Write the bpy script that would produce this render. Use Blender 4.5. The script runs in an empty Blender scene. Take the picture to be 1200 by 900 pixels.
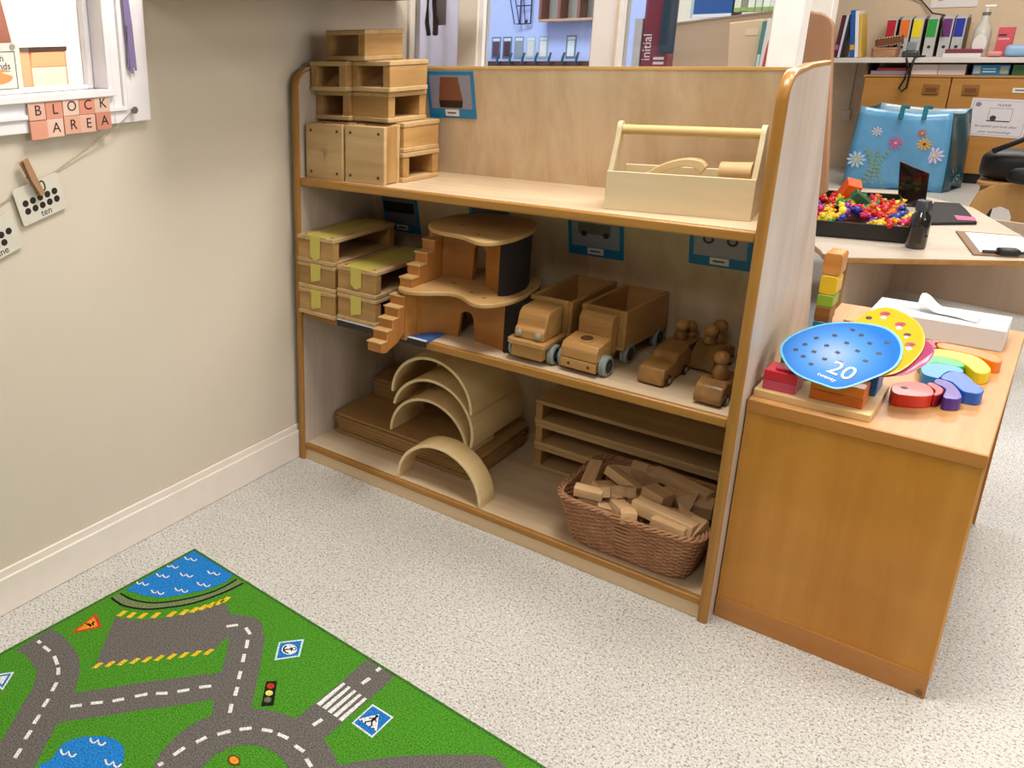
import bpy, bmesh, math, random
from mathutils import Vector, Matrix, Euler
random.seed(7)
PI = math.pi
SC = bpy.context.scene
COL = SC.collection

# ------------------------------------------------------------------ camera, world, lights, exposure
def set_camera():
    cd = bpy.data.cameras.new('camera'); co = bpy.data.objects.new('camera', cd); COL.objects.link(co)
    yaw, pit, rol = 0.7613, 0.3180, -0.0275
    f = Vector((-math.sin(yaw)*math.cos(pit), math.cos(yaw)*math.cos(pit), -math.sin(pit)))
    r = Vector((math.cos(yaw), math.sin(yaw), 0)); u = r.cross(f)
    R = math.cos(rol)*r + math.sin(rol)*u; U = -math.sin(rol)*r + math.cos(rol)*u
    m = Matrix((R, U, -f)).transposed().to_4x4(); m.translation = (1.60404, -1.73649, 1.24498)
    co.matrix_world = m
    cd.sensor_fit = 'HORIZONTAL'; cd.sensor_width = 36; cd.lens = 989.12/1200*36
    cd.shift_x = (600-332.1)/1200; cd.shift_y = (370.2-450)/1200
    cd.clip_start = 0.02; cd.clip_end = 60
    SC.camera = co
set_camera()
SC.view_settings.view_transform = 'Standard'; SC.view_settings.look = 'None'
SC.view_settings.exposure = 0.06; SC.view_settings.gamma = 1.0; SC.view_settings.use_curve_mapping = False

w = bpy.data.worlds.new('room_ambience'); SC.world = w; w.use_nodes = True
w.node_tree.nodes['Background'].inputs[0].default_value = (1.0, 0.96, 0.92, 1)
w.node_tree.nodes['Background'].inputs[1].default_value = 0.12

def area(name, loc, aim, sx, sy, power, col=(1, 0.97, 0.925)):
    l = bpy.data.lights.new(name, 'AREA'); l.shape = 'RECTANGLE'; l.size = sx; l.size_y = sy
    l.energy = power; l.color = col
    o = bpy.data.objects.new(name, l); COL.objects.link(o); o.location = loc
    o.rotation_euler = (Vector(aim)-Vector(loc)).to_track_quat('-Z', 'Y').to_euler()
    return o
area('ceiling_lamp_near', (1.02, -0.36, 2.55), (1.02, -0.36, 0), 0.55, 0.55, 34)
area('ceiling_lamp_over_unit', (1.35, 0.38, 2.55), (1.35, 0.38, 0), 0.5, 0.4, 15)
area('ceiling_lamp_behind', (1.5, -2.8, 2.55), (1.5, -2.8, 0), 0.6, 0.6, 20)
area('window_daylight_right', (4.3, -0.5, 1.55), (0, -0.3, 0.9), 2.2, 1.3, 36, (1, 0.975, 0.95))  # unseen side light, added to brighten the left wall more than the floor
area('ceiling_lamp_right', (3.0, 1.0, 2.55), (3.0, 1.0, 0), 1.2, 0.6, 28)
area('ceiling_lamp_middle', (1.9, 3.2, 2.55), (1.9, 3.2, 0), 1.2, 0.6, 45)
area('ceiling_lamp_far', (0.9, 5.6, 2.55), (0.9, 5.6, 0), 1.2, 0.6, 45)
area('ceiling_lamp_blue_room', (-0.5, 1.35, 2.5), (-0.5, 1.4, 0), 0.6, 0.6, 44, (0.80, 0.88, 1.0))
area('ceiling_lamp_corridor', (-0.55, -0.75, 2.4), (-0.9, -0.6, 1.0), 0.4, 1.0, 75, (1, 0.95, 0.92))  # unseen light added behind the window pane to brighten the corridor wall

# ------------------------------------------------------------------ materials
def lin(h):
    h = h.lstrip('#'); c = [int(h[i:i+2], 16)/255 for i in (0, 2, 4)]
    return tuple((x/12.92 if x <= 0.04045 else ((x+0.055)/1.055)**2.4) for x in c) + (1,)
MATS = {}
def plain(hexc, rough=0.5, bump=0.0, bscale=200, spec=0.5, metal=0.0, var=0.06, key=None, trans=0.0, coat=0.0):
    k = key or (hexc, rough, bump, metal, trans)
    if k in MATS: return MATS[k]
    m = bpy.data.materials.new('plain_'+hexc.strip('#')); m.use_nodes = True
    nt = m.node_tree; b = nt.nodes['Principled BSDF']; N = nt.nodes; Lk = nt.links
    b.inputs['Roughness'].default_value = rough; b.inputs['Metallic'].default_value = metal
    b.inputs['Specular IOR Level'].default_value = spec
    b.inputs['Transmission Weight'].default_value = trans; b.inputs['Coat Weight'].default_value = coat
    tc = N.new('ShaderNodeTexCoord'); nz = N.new('ShaderNodeTexNoise'); nz.inputs['Scale'].default_value = 18
    nz.inputs['Detail'].default_value = 4
    Lk.new(tc.outputs['Object'], nz.inputs['Vector'])
    mx = N.new('ShaderNodeMix'); mx.data_type = 'RGBA'
    c = lin(hexc); lo = tuple(v*(1-var) for v in c[:3])+(1,); hi = tuple(min(1, v*(1+var)) for v in c[:3])+(1,)
    mx.inputs[6].default_value = lo; mx.inputs[7].default_value = hi
    Lk.new(nz.outputs['Fac'], mx.inputs[0]); Lk.new(mx.outputs[2], b.inputs['Base Color'])
    if bump:
        n2 = N.new('ShaderNodeTexNoise'); n2.inputs['Scale'].default_value = bscale; n2.inputs['Detail'].default_value = 3
        Lk.new(tc.outputs['Object'], n2.inputs['Vector'])
        bp = N.new('ShaderNodeBump'); bp.inputs['Strength'].default_value = bump; bp.inputs['Distance'].default_value = 0.002
        Lk.new(n2.outputs['Fac'], bp.inputs['Height']); Lk.new(bp.outputs['Normal'], b.inputs['Normal'])
    MATS[k] = m
    return m
def wood(key, light, dark, axis='X', rough=0.45, scale=28, stretch=14, contrast=(0.30, 0.72), rand=0.18, blotch=0.0):
    k = ('wood', key, axis)
    if k in MATS: return MATS[k]
    m = bpy.data.materials.new('wood_'+key); m.use_nodes = True
    nt = m.node_tree; b = nt.nodes['Principled BSDF']; N = nt.nodes; Lk = nt.links
    b.inputs['Roughness'].default_value = rough; b.inputs['Specular IOR Level'].default_value = 0.4
    tc = N.new('ShaderNodeTexCoord'); oi = N.new('ShaderNodeObjectInfo')
    ad = N.new('ShaderNodeVectorMath'); ad.operation = 'ADD'
    sc = N.new('ShaderNodeVectorMath'); sc.operation = 'SCALE'
    sc.inputs[0].default_value = (3.1, 5.7, 4.3); Lk.new(oi.outputs['Random'], sc.inputs['Scale'])
    Lk.new(tc.outputs['Object'], ad.inputs[0]); Lk.new(sc.outputs[0], ad.inputs[1])
    mp = N.new('ShaderNodeMapping')
    s = {'X': (1/stretch, 1, 1), 'Y': (1, 1/stretch, 1), 'Z': (1, 1, 1/stretch)}[axis]
    mp.inputs['Scale'].default_value = s
    Lk.new(ad.outputs[0], mp.inputs['Vector'])
    nz = N.new('ShaderNodeTexNoise'); nz.inputs['Scale'].default_value = scale; nz.inputs['Detail'].default_value = 6
    nz.inputs['Roughness'].default_value = 0.62; nz.inputs['Distortion'].default_value = 0.5
    Lk.new(mp.outputs[0], nz.inputs['Vector'])
    cr = N.new('ShaderNodeValToRGB'); e = cr.color_ramp.elements
    e[0].position, e[1].position = contrast; e[0].color = lin(dark); e[1].color = lin(light)
    Lk.new(nz.outputs['Fac'], cr.inputs['Fac'])
    hs = N.new('ShaderNodeHueSaturation')
    ma = N.new('ShaderNodeMapRange'); ma.inputs['To Min'].default_value = 1-rand; ma.inputs['To Max'].default_value = 1+rand*0.6
    Lk.new(oi.outputs['Random'], ma.inputs['Value']); Lk.new(ma.outputs[0], hs.inputs['Value'])
    Lk.new(cr.outputs['Color'], hs.inputs['Color']); last = hs.outputs['Color']
    if blotch:
        nb = N.new('ShaderNodeTexNoise'); nb.inputs['Scale'].default_value = 9; nb.inputs['Detail'].default_value = 2
        Lk.new(tc.outputs['Object'], nb.inputs['Vector'])
        mr = N.new('ShaderNodeMapRange'); mr.inputs['From Min'].default_value = 0.35; mr.inputs['From Max'].default_value = 0.65
        mr.inputs['To Min'].default_value = 1-blotch; mr.inputs['To Max'].default_value = 1.0
        Lk.new(nb.outputs['Fac'], mr.inputs['Value'])
        h2 = N.new('ShaderNodeHueSaturation'); Lk.new(mr.outputs[0], h2.inputs['Value']); Lk.new(last, h2.inputs['Color']); last = h2.outputs['Color']
    Lk.new(last, b.inputs['Base Color'])
    bp = N.new('ShaderNodeBump'); bp.inputs['Strength'].default_value = 0.12; bp.inputs['Distance'].default_value = 0.001
    Lk.new(nz.outputs['Fac'], bp.inputs['Height']); Lk.new(bp.outputs['Normal'], b.inputs['Normal'])
    MATS[k] = m
    return m
def glass_mat():
    if 'glass' in MATS: return MATS['glass']
    m = bpy.data.materials.new('window_glass'); m.use_nodes = True
    nt = m.node_tree; N = nt.nodes; b = N['Principled BSDF']
    gl = N.new('ShaderNodeBsdfGlossy'); gl.inputs['Roughness'].default_value = 0.02
    tr = N.new('ShaderNodeBsdfTransparent'); tr.inputs['Color'].default_value = (0.96, 0.98, 0.97, 1)
    mx = N.new('ShaderNodeMixShader'); fr = N.new('ShaderNodeFresnel'); fr.inputs['IOR'].default_value = 1.3
    nt.links.new(fr.outputs[0], mx.inputs[0]); nt.links.new(tr.outputs[0], mx.inputs[1]); nt.links.new(gl.outputs[0], mx.inputs[2])
    nt.links.new(mx.outputs[0], N['Material Output'].inputs['Surface'])
    MATS['glass'] = m
    return m
def cloth_mat(hexc):
    k = ('cloth', hexc)
    if k in MATS: return MATS[k]
    m = bpy.data.materials.new('thin_cloth'); m.use_nodes = True
    nt = m.node_tree; N = nt.nodes
    d = N.new('ShaderNodeBsdfDiffuse'); t = N.new('ShaderNodeBsdfTranslucent'); mx = N.new('ShaderNodeMixShader')
    tc = N.new('ShaderNodeTexCoord'); nz = N.new('ShaderNodeTexNoise'); nz.inputs['Scale'].default_value = 30; nz.inputs['Detail'].default_value = 4
    c = lin(hexc); rm = N.new('ShaderNodeMix'); rm.data_type = 'RGBA'; rm.inputs[6].default_value = tuple(v*0.93 for v in c[:3])+(1,); rm.inputs[7].default_value = c
    nt.links.new(tc.outputs['Object'], nz.inputs['Vector']); nt.links.new(nz.outputs['Fac'], rm.inputs[0])
    for s in (d, t): nt.links.new(rm.outputs[2], s.inputs['Color'])
    mx.inputs[0].default_value = 0.5
    nt.links.new(d.outputs[0], mx.inputs[1]); nt.links.new(t.outputs[0], mx.inputs[2]); nt.links.new(mx.outputs[0], N['Material Output'].inputs['Surface'])
    MATS[k] = m
    return m
def floor_mat():
    m = bpy.data.materials.new('speckled_vinyl'); m.use_nodes = True
    nt = m.node_tree; N = nt.nodes; Lk = nt.links; b = N['Principled BSDF']
    b.inputs['Roughness'].default_value = 0.42; b.inputs['Specular IOR Level'].default_value = 0.35
    tc = N.new('ShaderNodeTexCoord')
    def noise(scale, det=2):
        n = N.new('ShaderNodeTexNoise'); n.inputs['Scale'].default_value = scale; n.inputs['Detail'].default_value = det
        Lk.new(tc.outputs['Object'], n.inputs['Vector']); return n
    def ramp(n, p0, p1):
        r = N.new('ShaderNodeMapRange'); r.inputs['From Min'].default_value = p0; r.inputs['From Max'].default_value = p1
        Lk.new(n.outputs['Fac'], r.inputs['Value']); return r
    def mix(fac, a, bcol):
        x = N.new('ShaderNodeMix'); x.data_type = 'RGBA'; Lk.new(fac.outputs[0], x.inputs[0])
        if isinstance(a, tuple): x.inputs[6].default_value = a
        else: Lk.new(a.outputs[2], x.inputs[6])
        x.inputs[7].default_value = bcol
        return x
    a = mix(ramp(noise(2.5), 0.35, 0.65), lin('#cbc9c5'), lin('#c3c0bb'))
    a = mix(ramp(noise(170), 0.56, 0.62), a, lin('#9c948a'))
    a = mix(ramp(noise(210), 0.60, 0.66), a, lin('#ece4d4'))
    a = mix(ramp(noise(260, 1), 0.63, 0.68), a, lin('#57524c'))
    Lk.new(a.outputs[2], b.inputs['Base Color'])
    return m
def rug_mat(hexc):
    k = ('rug', hexc)
    if k in MATS: return MATS[k]
    m = bpy.data.materials.new('rug_'+hexc.strip('#')); m.use_nodes = True
    nt = m.node_tree; N = nt.nodes; Lk = nt.links; b = N['Principled BSDF']
    b.inputs['Roughness'].default_value = 0.95; b.inputs['Specular IOR Level'].default_value = 0.1
    tc = N.new('ShaderNodeTexCoord'); n = N.new('ShaderNodeTexNoise'); n.inputs['Scale'].default_value = 330; n.inputs['Detail'].default_value = 3
    Lk.new(tc.outputs['Object'], n.inputs['Vector'])
    c = lin(hexc); x = N.new('ShaderNodeMix'); x.data_type = 'RGBA'
    x.inputs[6].default_value = tuple(v*0.45 for v in c[:3])+(1,); x.inputs[7].default_value = tuple(min(1, v*1.5+0.01) for v in c[:3])+(1,)
    mr = N.new('ShaderNodeMapRange'); mr.inputs['From Min'].default_value = 0.3; mr.inputs['From Max'].default_value = 0.7
    Lk.new(n.outputs['Fac'], mr.inputs['Value']); Lk.new(mr.outputs[0], x.inputs[0]); Lk.new(x.outputs[2], b.inputs['Base Color'])
    bp = N.new('ShaderNodeBump'); bp.inputs['Strength'].default_value = 0.5; bp.inputs['Distance'].default_value = 0.002
    Lk.new(n.outputs['Fac'], bp.inputs['Height']); Lk.new(bp.outputs['Normal'], b.inputs['Normal'])
    MATS[k] = m
    return m

LAM = lambda ax='X': wood('birch_laminate', '#dcc6a8', '#c9ad8a', ax, 0.38, 16, 10, (0.35, 0.65), 0.0, 0.06)
LAMG = lambda ax='X': wood('grey_birch_laminate', '#cfc0b4', '#bfaea0', ax, 0.42, 16, 10, (0.35, 0.65), 0.0, 0.05)
HONEY = lambda ax='X': wood('honey_edge', '#b3813e', '#97672b', ax, 0.3, 30, 14, (0.3, 0.7), 0.0)
CAB = lambda ax='Z': wood('orange_beech', '#cd9040', '#bc7b29', ax, 0.36, 18, 12, (0.3, 0.75), 0.0, 0.10)
CABTOP = lambda ax='X': wood('beech_top', '#c9965f', '#b9854f', ax, 0.34, 30, 10, (0.3, 0.7), 0.0)
BLOCK = lambda ax='X': wood('worn_block', '#c79c63', '#a07540', ax, 0.55, 26, 9, (0.28, 0.72), 0.10, 0.12)
BLOCKP = lambda ax='X': wood('pale_block_face', '#cfae80', '#b8945f', ax, 0.55, 22, 9, (0.28, 0.72), 0.06, 0.10)
PLY = lambda ax='X': wood('pale_ply', '#e2c795', '#d2b27c', ax, 0.4, 22, 14, (0.3, 0.7), 0.03)
DPLY = lambda ax='X': wood('brown_hardboard', '#a98352', '#94703f', ax, 0.55, 22, 8, (0.3, 0.7), 0.10)
TRUCK = lambda ax='Y': wood('oiled_truck_wood', '#c79a5e', '#a87840', ax, 0.42, 24, 9, (0.3, 0.7), 0.10)
CARW = lambda ax='Y': wood('oiled_car_wood', '#a67a46', '#7a5429', ax, 0.35, 26, 9, (0.3, 0.7), 0.10)
CASTLE = lambda ax='X': wood('castle_beech', '#bd8040', '#a96c2e', ax, 0.45, 18, 8, (0.3, 0.7), 0.04)
CASTLEP = lambda ax='X': wood('castle_floor_ply', '#c9a56f', '#b58c56', ax, 0.5, 16, 8, (0.3, 0.7), 0.04)
UNITB = lambda ax='X': wood('little_beech_block', '#d8b48a', '#c39a6c', ax, 0.5, 40, 8, (0.3, 0.7), 0.14)
TOOL = lambda ax='X': wood('cream_toolbox', '#dccba8', '#cebb95', ax, 0.5, 16, 10, (0.3, 0.7), 0.03)
WHITE = plain('#eee6dd', 0.4)
WALL = plain('#d3c6b4', 0.7, 0.05, 260, var=0.02)
BLACK = plain('#15120f', 0.4)

# ------------------------------------------------------------------ mesh helpers
class B:
    def __init__(s): s.bm = bmesh.new()
    def box(s, x0, x1, y0, y1, z0, z1, M=None):
        vs = [s.bm.verts.new(Vector((x, y, z))) for x in (x0, x1) for y in (y0, y1) for z in (z0, z1)]
        if M:
            for v in vs: v.co = M @ v.co
        for f in ((0, 1, 3, 2), (4, 6, 7, 5), (0, 4, 5, 1), (2, 3, 7, 6), (0, 2, 6, 4), (1, 5, 7, 3)):
            s.bm.faces.new([vs[i] for i in f])
        return s
    def prism(s, pts, f0, f1, M=None):
        """closed outline pts (2d); f0/f1 map a 2d point to the two 3d ends"""
        a = [s.bm.verts.new(Vector(f0(*p))) for p in pts]; b = [s.bm.verts.new(Vector(f1(*p))) for p in pts]
        if M:
            for v in a+b: v.co = M @ v.co
        n = len(pts)
        fs = [s.bm.faces.new(a), s.bm.faces.new(b[::-1])]
        for i in range(n): s.bm.faces.new((a[i], b[i], b[(i+1) % n], a[(i+1) % n]))
        bmesh.ops.recalc_face_normals(s.bm, faces=s.bm.faces)
        return s
    def slab(s, pts, z0, z1, M=None): return s.prism(pts, lambda x, y: (x, y, z0), lambda x, y: (x, y, z1), M)
    def yz(s, pts, x0, x1, M=None): return s.prism(pts, lambda y, z: (x0, y, z), lambda y, z: (x1, y, z), M)
    def xz(s, pts, y0, y1, M=None): return s.prism(pts, lambda x, z: (x, y0, z), lambda x, z: (x, y1, z), M)
    def poly(s, pts):
        s.bm.faces.new([s.bm.verts.new(Vector(p)) for p in pts]); return s
    def lathe(s, prof, n=20, c=(0, 0, 0), M=None):
        rings = []
        for r, z in prof:
            if r < 1e-6: rings.append([s.bm.verts.new(Vector((c[0], c[1], c[2]+z)))])
            else: rings.append([s.bm.verts.new(Vector((c[0]+r*math.cos(2*PI*i/n), c[1]+r*math.sin(2*PI*i/n), c[2]+z))) for i in range(n)])
        if M:
            for rg in rings:
                for v in rg: v.co = M @ v.co
        for a, b in zip(rings, rings[1:]):
            for i in range(n):
                j = (i+1) % n
                if len(a) == 1 and len(b) == 1: continue
                if len(a) == 1: s.bm.faces.new((a[0], b[j], b[i]))
                elif len(b) == 1: s.bm.faces.new((a[i], a[j], b[0]))
                else: s.bm.faces.new((a[i], a[j], b[j], b[i]))
        for rg in (rings[0], rings[-1]):
            if len(rg) > 2: s.bm.faces.new(rg)
        bmesh.ops.recalc_face_normals(s.bm, faces=s.bm.faces)
        return s
    def cyl(s, p0, p1, r0, r1=None, n=16):
        p0, p1 = Vector(p0), Vector(p1); d = p1-p0
        M = Matrix.Translation(p0) @ d.to_track_quat('Z', 'Y').to_matrix().to_4x4()
        return s.lathe([(r0, 0), (r0 if r1 is None else r1, d.length)], n, (0, 0, 0), M)
    def sph(s, c, r, n=14, sq=(1, 1, 1)):
        M = Matrix.Translation(Vector(c)) @ Matrix.Diagonal((*sq, 1))
        k = n//2+1
        return s.lathe([(r*math.sin(PI*i/k), -r*math.cos(PI*i/k)) for i in range(k+1)], n, (0, 0, 0), M)
    def tube(s, pts, r, n=6, closed=False):
        pts = [Vector(p) for p in pts]; rings = []; N = len(pts)
        up = Vector((0, 0, 1))
        for i, p in enumerate(pts):
            if closed: d = pts[(i+1) % N]-pts[i-1]
            else: d = pts[min(i+1, N-1)]-pts[max(i-1, 0)]
            d.normalize()
            a = d.cross(up)
            if a.length < 1e-3: a = d.cross(Vector((1, 0, 0)))
            a.normalize(); b = d.cross(a)
            rr = r(i/(N-1)) if callable(r) else r
            rings.append([s.bm.verts.new(p+rr*(a*math.cos(2*PI*k/n)+b*math.sin(2*PI*k/n))) for k in range(n)])
        for i in range(N if closed else N-1):
            A, C = rings[i], rings[(i+1) % N]
            for k in range(n): s.bm.faces.new((A[k], A[(k+1) % n], C[(k+1) % n], C[k]))
        if not closed: s.bm.faces.new(rings[0][::-1]); s.bm.faces.new(rings[-1])
        return s
    def ribbon(s, pts, wd, z):
        P = [Vector((p[0], p[1], z)) for p in pts]; vs = []
        for i, p in enumerate(P):
            d = (P[min(i+1, len(P)-1)]-P[max(i-1, 0)]); d.normalize(); n = Vector((-d.y, d.x, 0))*wd/2
            vs.append((s.bm.verts.new(p+n), s.bm.verts.new(p-n)))
        for a, b in zip(vs, vs[1:]): s.bm.faces.new((a[0], a[1], b[1], b[0]))
        return s
    def out(s, name, mat, parent=None, bevel=0.0, smooth=None, seg=2, loc=None, rz=None, rot=None):
        me = bpy.data.meshes.new(name)
        bmesh.ops.recalc_face_normals(s.bm, faces=s.bm.faces)
        s.bm.to_mesh(me); s.bm.free()
        me.materials.append(mat)
        o = bpy.data.objects.new(name, me); COL.objects.link(o)
        if parent: o.parent = parent
        if loc: o.location = loc
        if rz is not None: o.rotation_euler = (0, 0, rz)
        if rot is not None: o.rotation_euler = rot
        if bevel:
            m = o.modifiers.new('bevel', 'BEVEL'); m.width = bevel; m.segments = seg; m.limit_method = 'ANGLE'; m.angle_limit = 0.6
            smooth = 0.6 if smooth is None else smooth
        if smooth:
            me.shade_smooth(); me.set_sharp_from_angle(angle=max(smooth, 0.5))
        return o
def tag(o, label=None, cat=None, group=None, kind=None):
    if label: o['label'] = label
    if cat: o['category'] = cat
    if group: o['group'] = group
    if kind: o['kind'] = kind
    return o
def thing(name, label, cat, loc=(0, 0, 0), rz=0.0, group=None, rot=None):
    o = bpy.data.objects.new(name, None); COL.objects.link(o); o.empty_display_size = 0.05
    o.location = loc; o.rotation_euler = rot if rot else (0, 0, rz)
    return tag(o, label, cat, group)
def copy_tree(o, parent=None):
    c = o.copy(); COL.objects.link(c)
    if parent:
        c.parent = parent; c.matrix_parent_inverse = o.matrix_parent_inverse.copy()
    for ch in list(o.children): copy_tree(ch, c)
    return c
def basis(org, X, Y):
    X = Vector(X).normalized(); Y = Vector(Y).normalized(); Z = X.cross(Y)
    m = Matrix((X, Y, Z)).transposed().to_4x4(); m.translation = Vector(org); return m
FRONT = ((1, 0, 0), (0, 0, 1)); LEFTW = ((0, 1, 0), (0, 0, 1))
def txt(name, s, size, M, mat, parent=None, ext=0.0003, shear=0.0, space=1.0):
    c = bpy.data.curves.new('lettering', 'FONT'); c.body = s; c.size = size; c.align_x = 'CENTER'; c.align_y = 'CENTER'
    c.extrude = ext; c.shear = shear; c.resolution_u = 3; c.space_character = space
    t = bpy.data.objects.new('lettering', c); COL.objects.link(t)
    dg = bpy.context.evaluated_depsgraph_get()
    me = bpy.data.meshes.new_from_object(t.evaluated_get(dg)); bpy.data.objects.remove(t); bpy.data.curves.remove(c)
    me.transform(M); me.materials.clear(); me.materials.append(mat)
    o = bpy.data.objects.new(name, me); COL.objects.link(o)
    if parent: o.parent = parent
    return o
def arc(cx, cy, r, a0, a1, n):
    return [(cx+r*math.cos(math.radians(a0+(a1-a0)*i/n)), cy+r*math.sin(math.radians(a0+(a1-a0)*i/n))) for i in range(n+1)]
def rrect(x0, x1, y0, y1, r, n=4):
    return arc(x1-r, y0+r, r, -90, 0, n)+arc(x1-r, y1-r, r, 0, 90, n)+arc(x0+r, y1-r, r, 90, 180, n)+arc(x0+r, y0+r, r, 180, 270, n)
def struct(b, name, mat, **k):
    return tag(b.out(name, mat, **k), kind='structure')
def smoothpts(pts, n=4, closed=True):
    P = [Vector((p[0], p[1], 0)) for p in pts]; N = len(P); out = []
    for i in range(N if closed else N-1):
        g = (lambda k: P[k % N]) if closed else (lambda k: P[max(0, min(N-1, k))])
        p0, p1, p2, p3 = g(i-1), g(i), g(i+1), g(i+2)
        for k in range(n):
            t = k/n
            q = 0.5*((2*p1)+(p2-p0)*t+(2*p0-5*p1+4*p2-p3)*t*t+(3*p1-p0-3*p2+p3)*t**3)
            out.append((q.x, q.y))
    if not closed: out.append((P[-1].x, P[-1].y))
    return out

# ------------------------------------------------------------------ the room
struct(B().box(-3.2, 4.5, -4.0, 7.6, -0.05, 0.0), 'floor', floor_mat())
struct(B().box(-3.2, 4.5, -4.0, 7.6, 2.6, 2.65), 'ceiling', plain('#e8e0d2', 0.8))
wl = B()
WX0, WX1 = -0.10, -0.018
wl.box(WX0, WX1, -4.0, -1.75, 0, 2.6); wl.box(WX0, WX1, -0.583, 0.56, 0, 2.6)
wl.box(WX0, WX1, -1.75, -0.583, 0, 1.146); wl.box(WX0, WX1, -1.75, -0.583, 2.1, 2.6)
struct(wl, 'wall_left', WALL)
bb = B().yz([(-4.0, 0), (0.555, 0), (0.555, 0.1095), (-4.0, 0.1095)], -0.0175, -0.010)
bb.box(-0.010, -0.0025, -4.0, 0.555, 0, 0.092)
struct(bb, 'baseboard_left', plain('#e6dbcf', 0.4), bevel=0.003)
# far walls
struct(B().box(-3.2, 4.5, 7.35, 7.45, 0, 2.6), 'wall_far', plain('#dcc3a4', 0.75))
struct(B().box(-3.2, 0.08, 2.5, 2.6, 0, 2.6), 'wall_blue', plain('#a9b5e0', 0.7))
struct(B().box(0.08, 0.62, 2.5, 2.6, 0, 2.6), 'wall_cream', plain('#d8cbb8', 0.7))
struct(B().box(-3.2, -1.75, 0.56, 0.62, 0, 2.6).box(-1.8, -0.101, 0.56, 0.62, 0, 2.6), 'wall_blue_front', plain('#cfc8c6', 0.7))
struct(B().box(-1.85, -1.75, 0.62, 2.5, 0, 2.6), 'wall_blue_side', plain('#b3bce0', 0.7))
struct(B().box(-1.35, -1.25, -2.6, 0.56, 0, 2.6), 'wall_corridor', plain('#efe2d6', 0.7))

# glazed partition just behind the shelf unit
pw = plain('#eadfd6', 0.4)
struct(B().box(-0.10, 1.09, 0.575, 0.62, 0, 1.10), 'wall_partition', plain('#ddd2c4', 0.6))
def post(x0, x1, nm, hexc='#eadfd0'):
    b = B().box(x0, x1, 0.57, 0.625, 1.10, 2.6)
    struct(b, nm, plain(hexc, 0.4), bevel=0.003)
post(-0.10, -0.012, 'trim_1'); post(0.160, 0.226, 'trim_2'); post(0.574, 0.655, 'trim_3', '#ddd6d2'); post(1.008, 1.074, 'trim_4', '#efe9e6')
struct(B().box(0.227, 0.240, 0.578, 0.617, 1.10, 2.6), 'trim_5', plain('#f0ecea', 0.4))
struct(B().box(0.640, 0.647, 0.565, 0.57, 1.10, 2.6), 'trim_6', plain('#c9b9a5', 0.4))
struct(B().box(-0.10, 1.09, 0.565, 0.63, 1.095, 1.125), 'trim_7', pw)
for i, (a, c) in enumerate(((-0.012, 0.160), (0.240, 0.574), (0.655, 1.008))):
    struct(B().box(a, c, 0.596, 0.600, 1.125, 2.6), 'window_%d' % (i+2), glass_mat())
struct(B().box(0.965, 1.030, 1.05, 1.11, 0, 2.6), 'trim_8', plain('#e8dfd6', 0.4), bevel=0.003)

# window in the left wall
wn = tag(B().box(-0.066, -0.062, -1.74, -0.613, 1.155, 2.10).out('window_1', glass_mat()), kind='structure')
b = B()
b.box(-0.018, 0.0, -0.583, -0.481, 1.071, 2.2); b.box(-0.018, 0.0, -1.85, -0.583, 1.071, 1.146)
b.box(-0.018, 0.006, -0.560, -0.548, 1.105, 2.2); b.box(-0.018, 0.006, -1.85, -0.548, 1.098, 1.108)
b.box(-0.10, 0.004, -0.598, -0.583, 1.1478, 2.12); b.box(-0.10, 0.012, -1.76, -0.583, 1.132, 1.1478)
b.out('window_frame', plain('#efe8ea', 0.35), wn, bevel=0.002)
b = B().box(-0.085, -0.045, -0.613, -0.5985, 1.1482, 2.12).box(-0.085, -0.045, -1.76, -0.6135, 1.1482, 1.158)
b.out('sash', plain('#f3eef0', 0.35), wn, bevel=0.003)

# ------------------------------------------------------------------ the shelf unit
Z1, Z2, Z3 = 0.0531, 0.4865, 0.8732
yb = lambda z: 0.313+(Z3-z)*0.24
unit = thing('shelf_unit', 'large open birch shelf unit with honey-coloured rounded edges against the left wall', 'shelf')
def side(x0, x1, inner):
    top = [(0.0, 0.0), (0.0, 1.115)]+[(0.052-0.052*math.cos(math.radians(a)), 1.115+0.052*math.sin(math.radians(a))) for a in (15, 30, 45, 60, 75)]+[(0.06, 1.168), (0.15, 1.176), (0.292, 1.176)]
    back = [(0.40, 0.85), (0.50, 0.60), (0.53, 0.50), (0.545, 0.0)]
    o = B().yz([(y+0.006 if y < 0.06 else y, min(z, 1.170)) for y, z in top]+back, x0+0.0005, x1-0.0005).out('side_panel', LAMG('Z'), unit)
    e = B(); t = []
    for y, z in top:
        t.append((y, z))
    # honey lipping with a rounded nose, swept along the front and top edge
    prof = []
    n = 8
    for i in range(len(t)):
        p = Vector(t[i]); d = Vector(t[min(i+1, len(t)-1)])-Vector(t[max(i-1, 0)]); d.normalize(); nr = Vector((-d.y, d.x))
        ring = []
        for k in range(n+1):
            a = PI*k/n; x = (x0+x1)/2+math.cos(a)*(x1-x0)/2
            q = p+nr*(math.sin(a)**0.6*0.005-0.006)
            ring.append(e.bm.verts.new((x, q.x, q.y)))
        for xx in (x0, x1):
            q = p-nr*0.010
            ring.append(e.bm.verts.new((xx, q.x, q.y)))
        prof.append(ring)
    for a, c in zip(prof, prof[1:]):
        for k in range(len(a)): 
            j = (k+1) % len(a); e.bm.faces.new((a[k], a[j], c[j], c[k]))
    e.bm.faces.new(prof[0]); e.bm.faces.new(prof[-1])
    tag(e.out('edge_band', HONEY('Z'), o, smooth=0.7), 'honey-coloured rounded edge band')
side(0.0, 0.02, 1); side(1.18, 1.20, 0)
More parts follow.
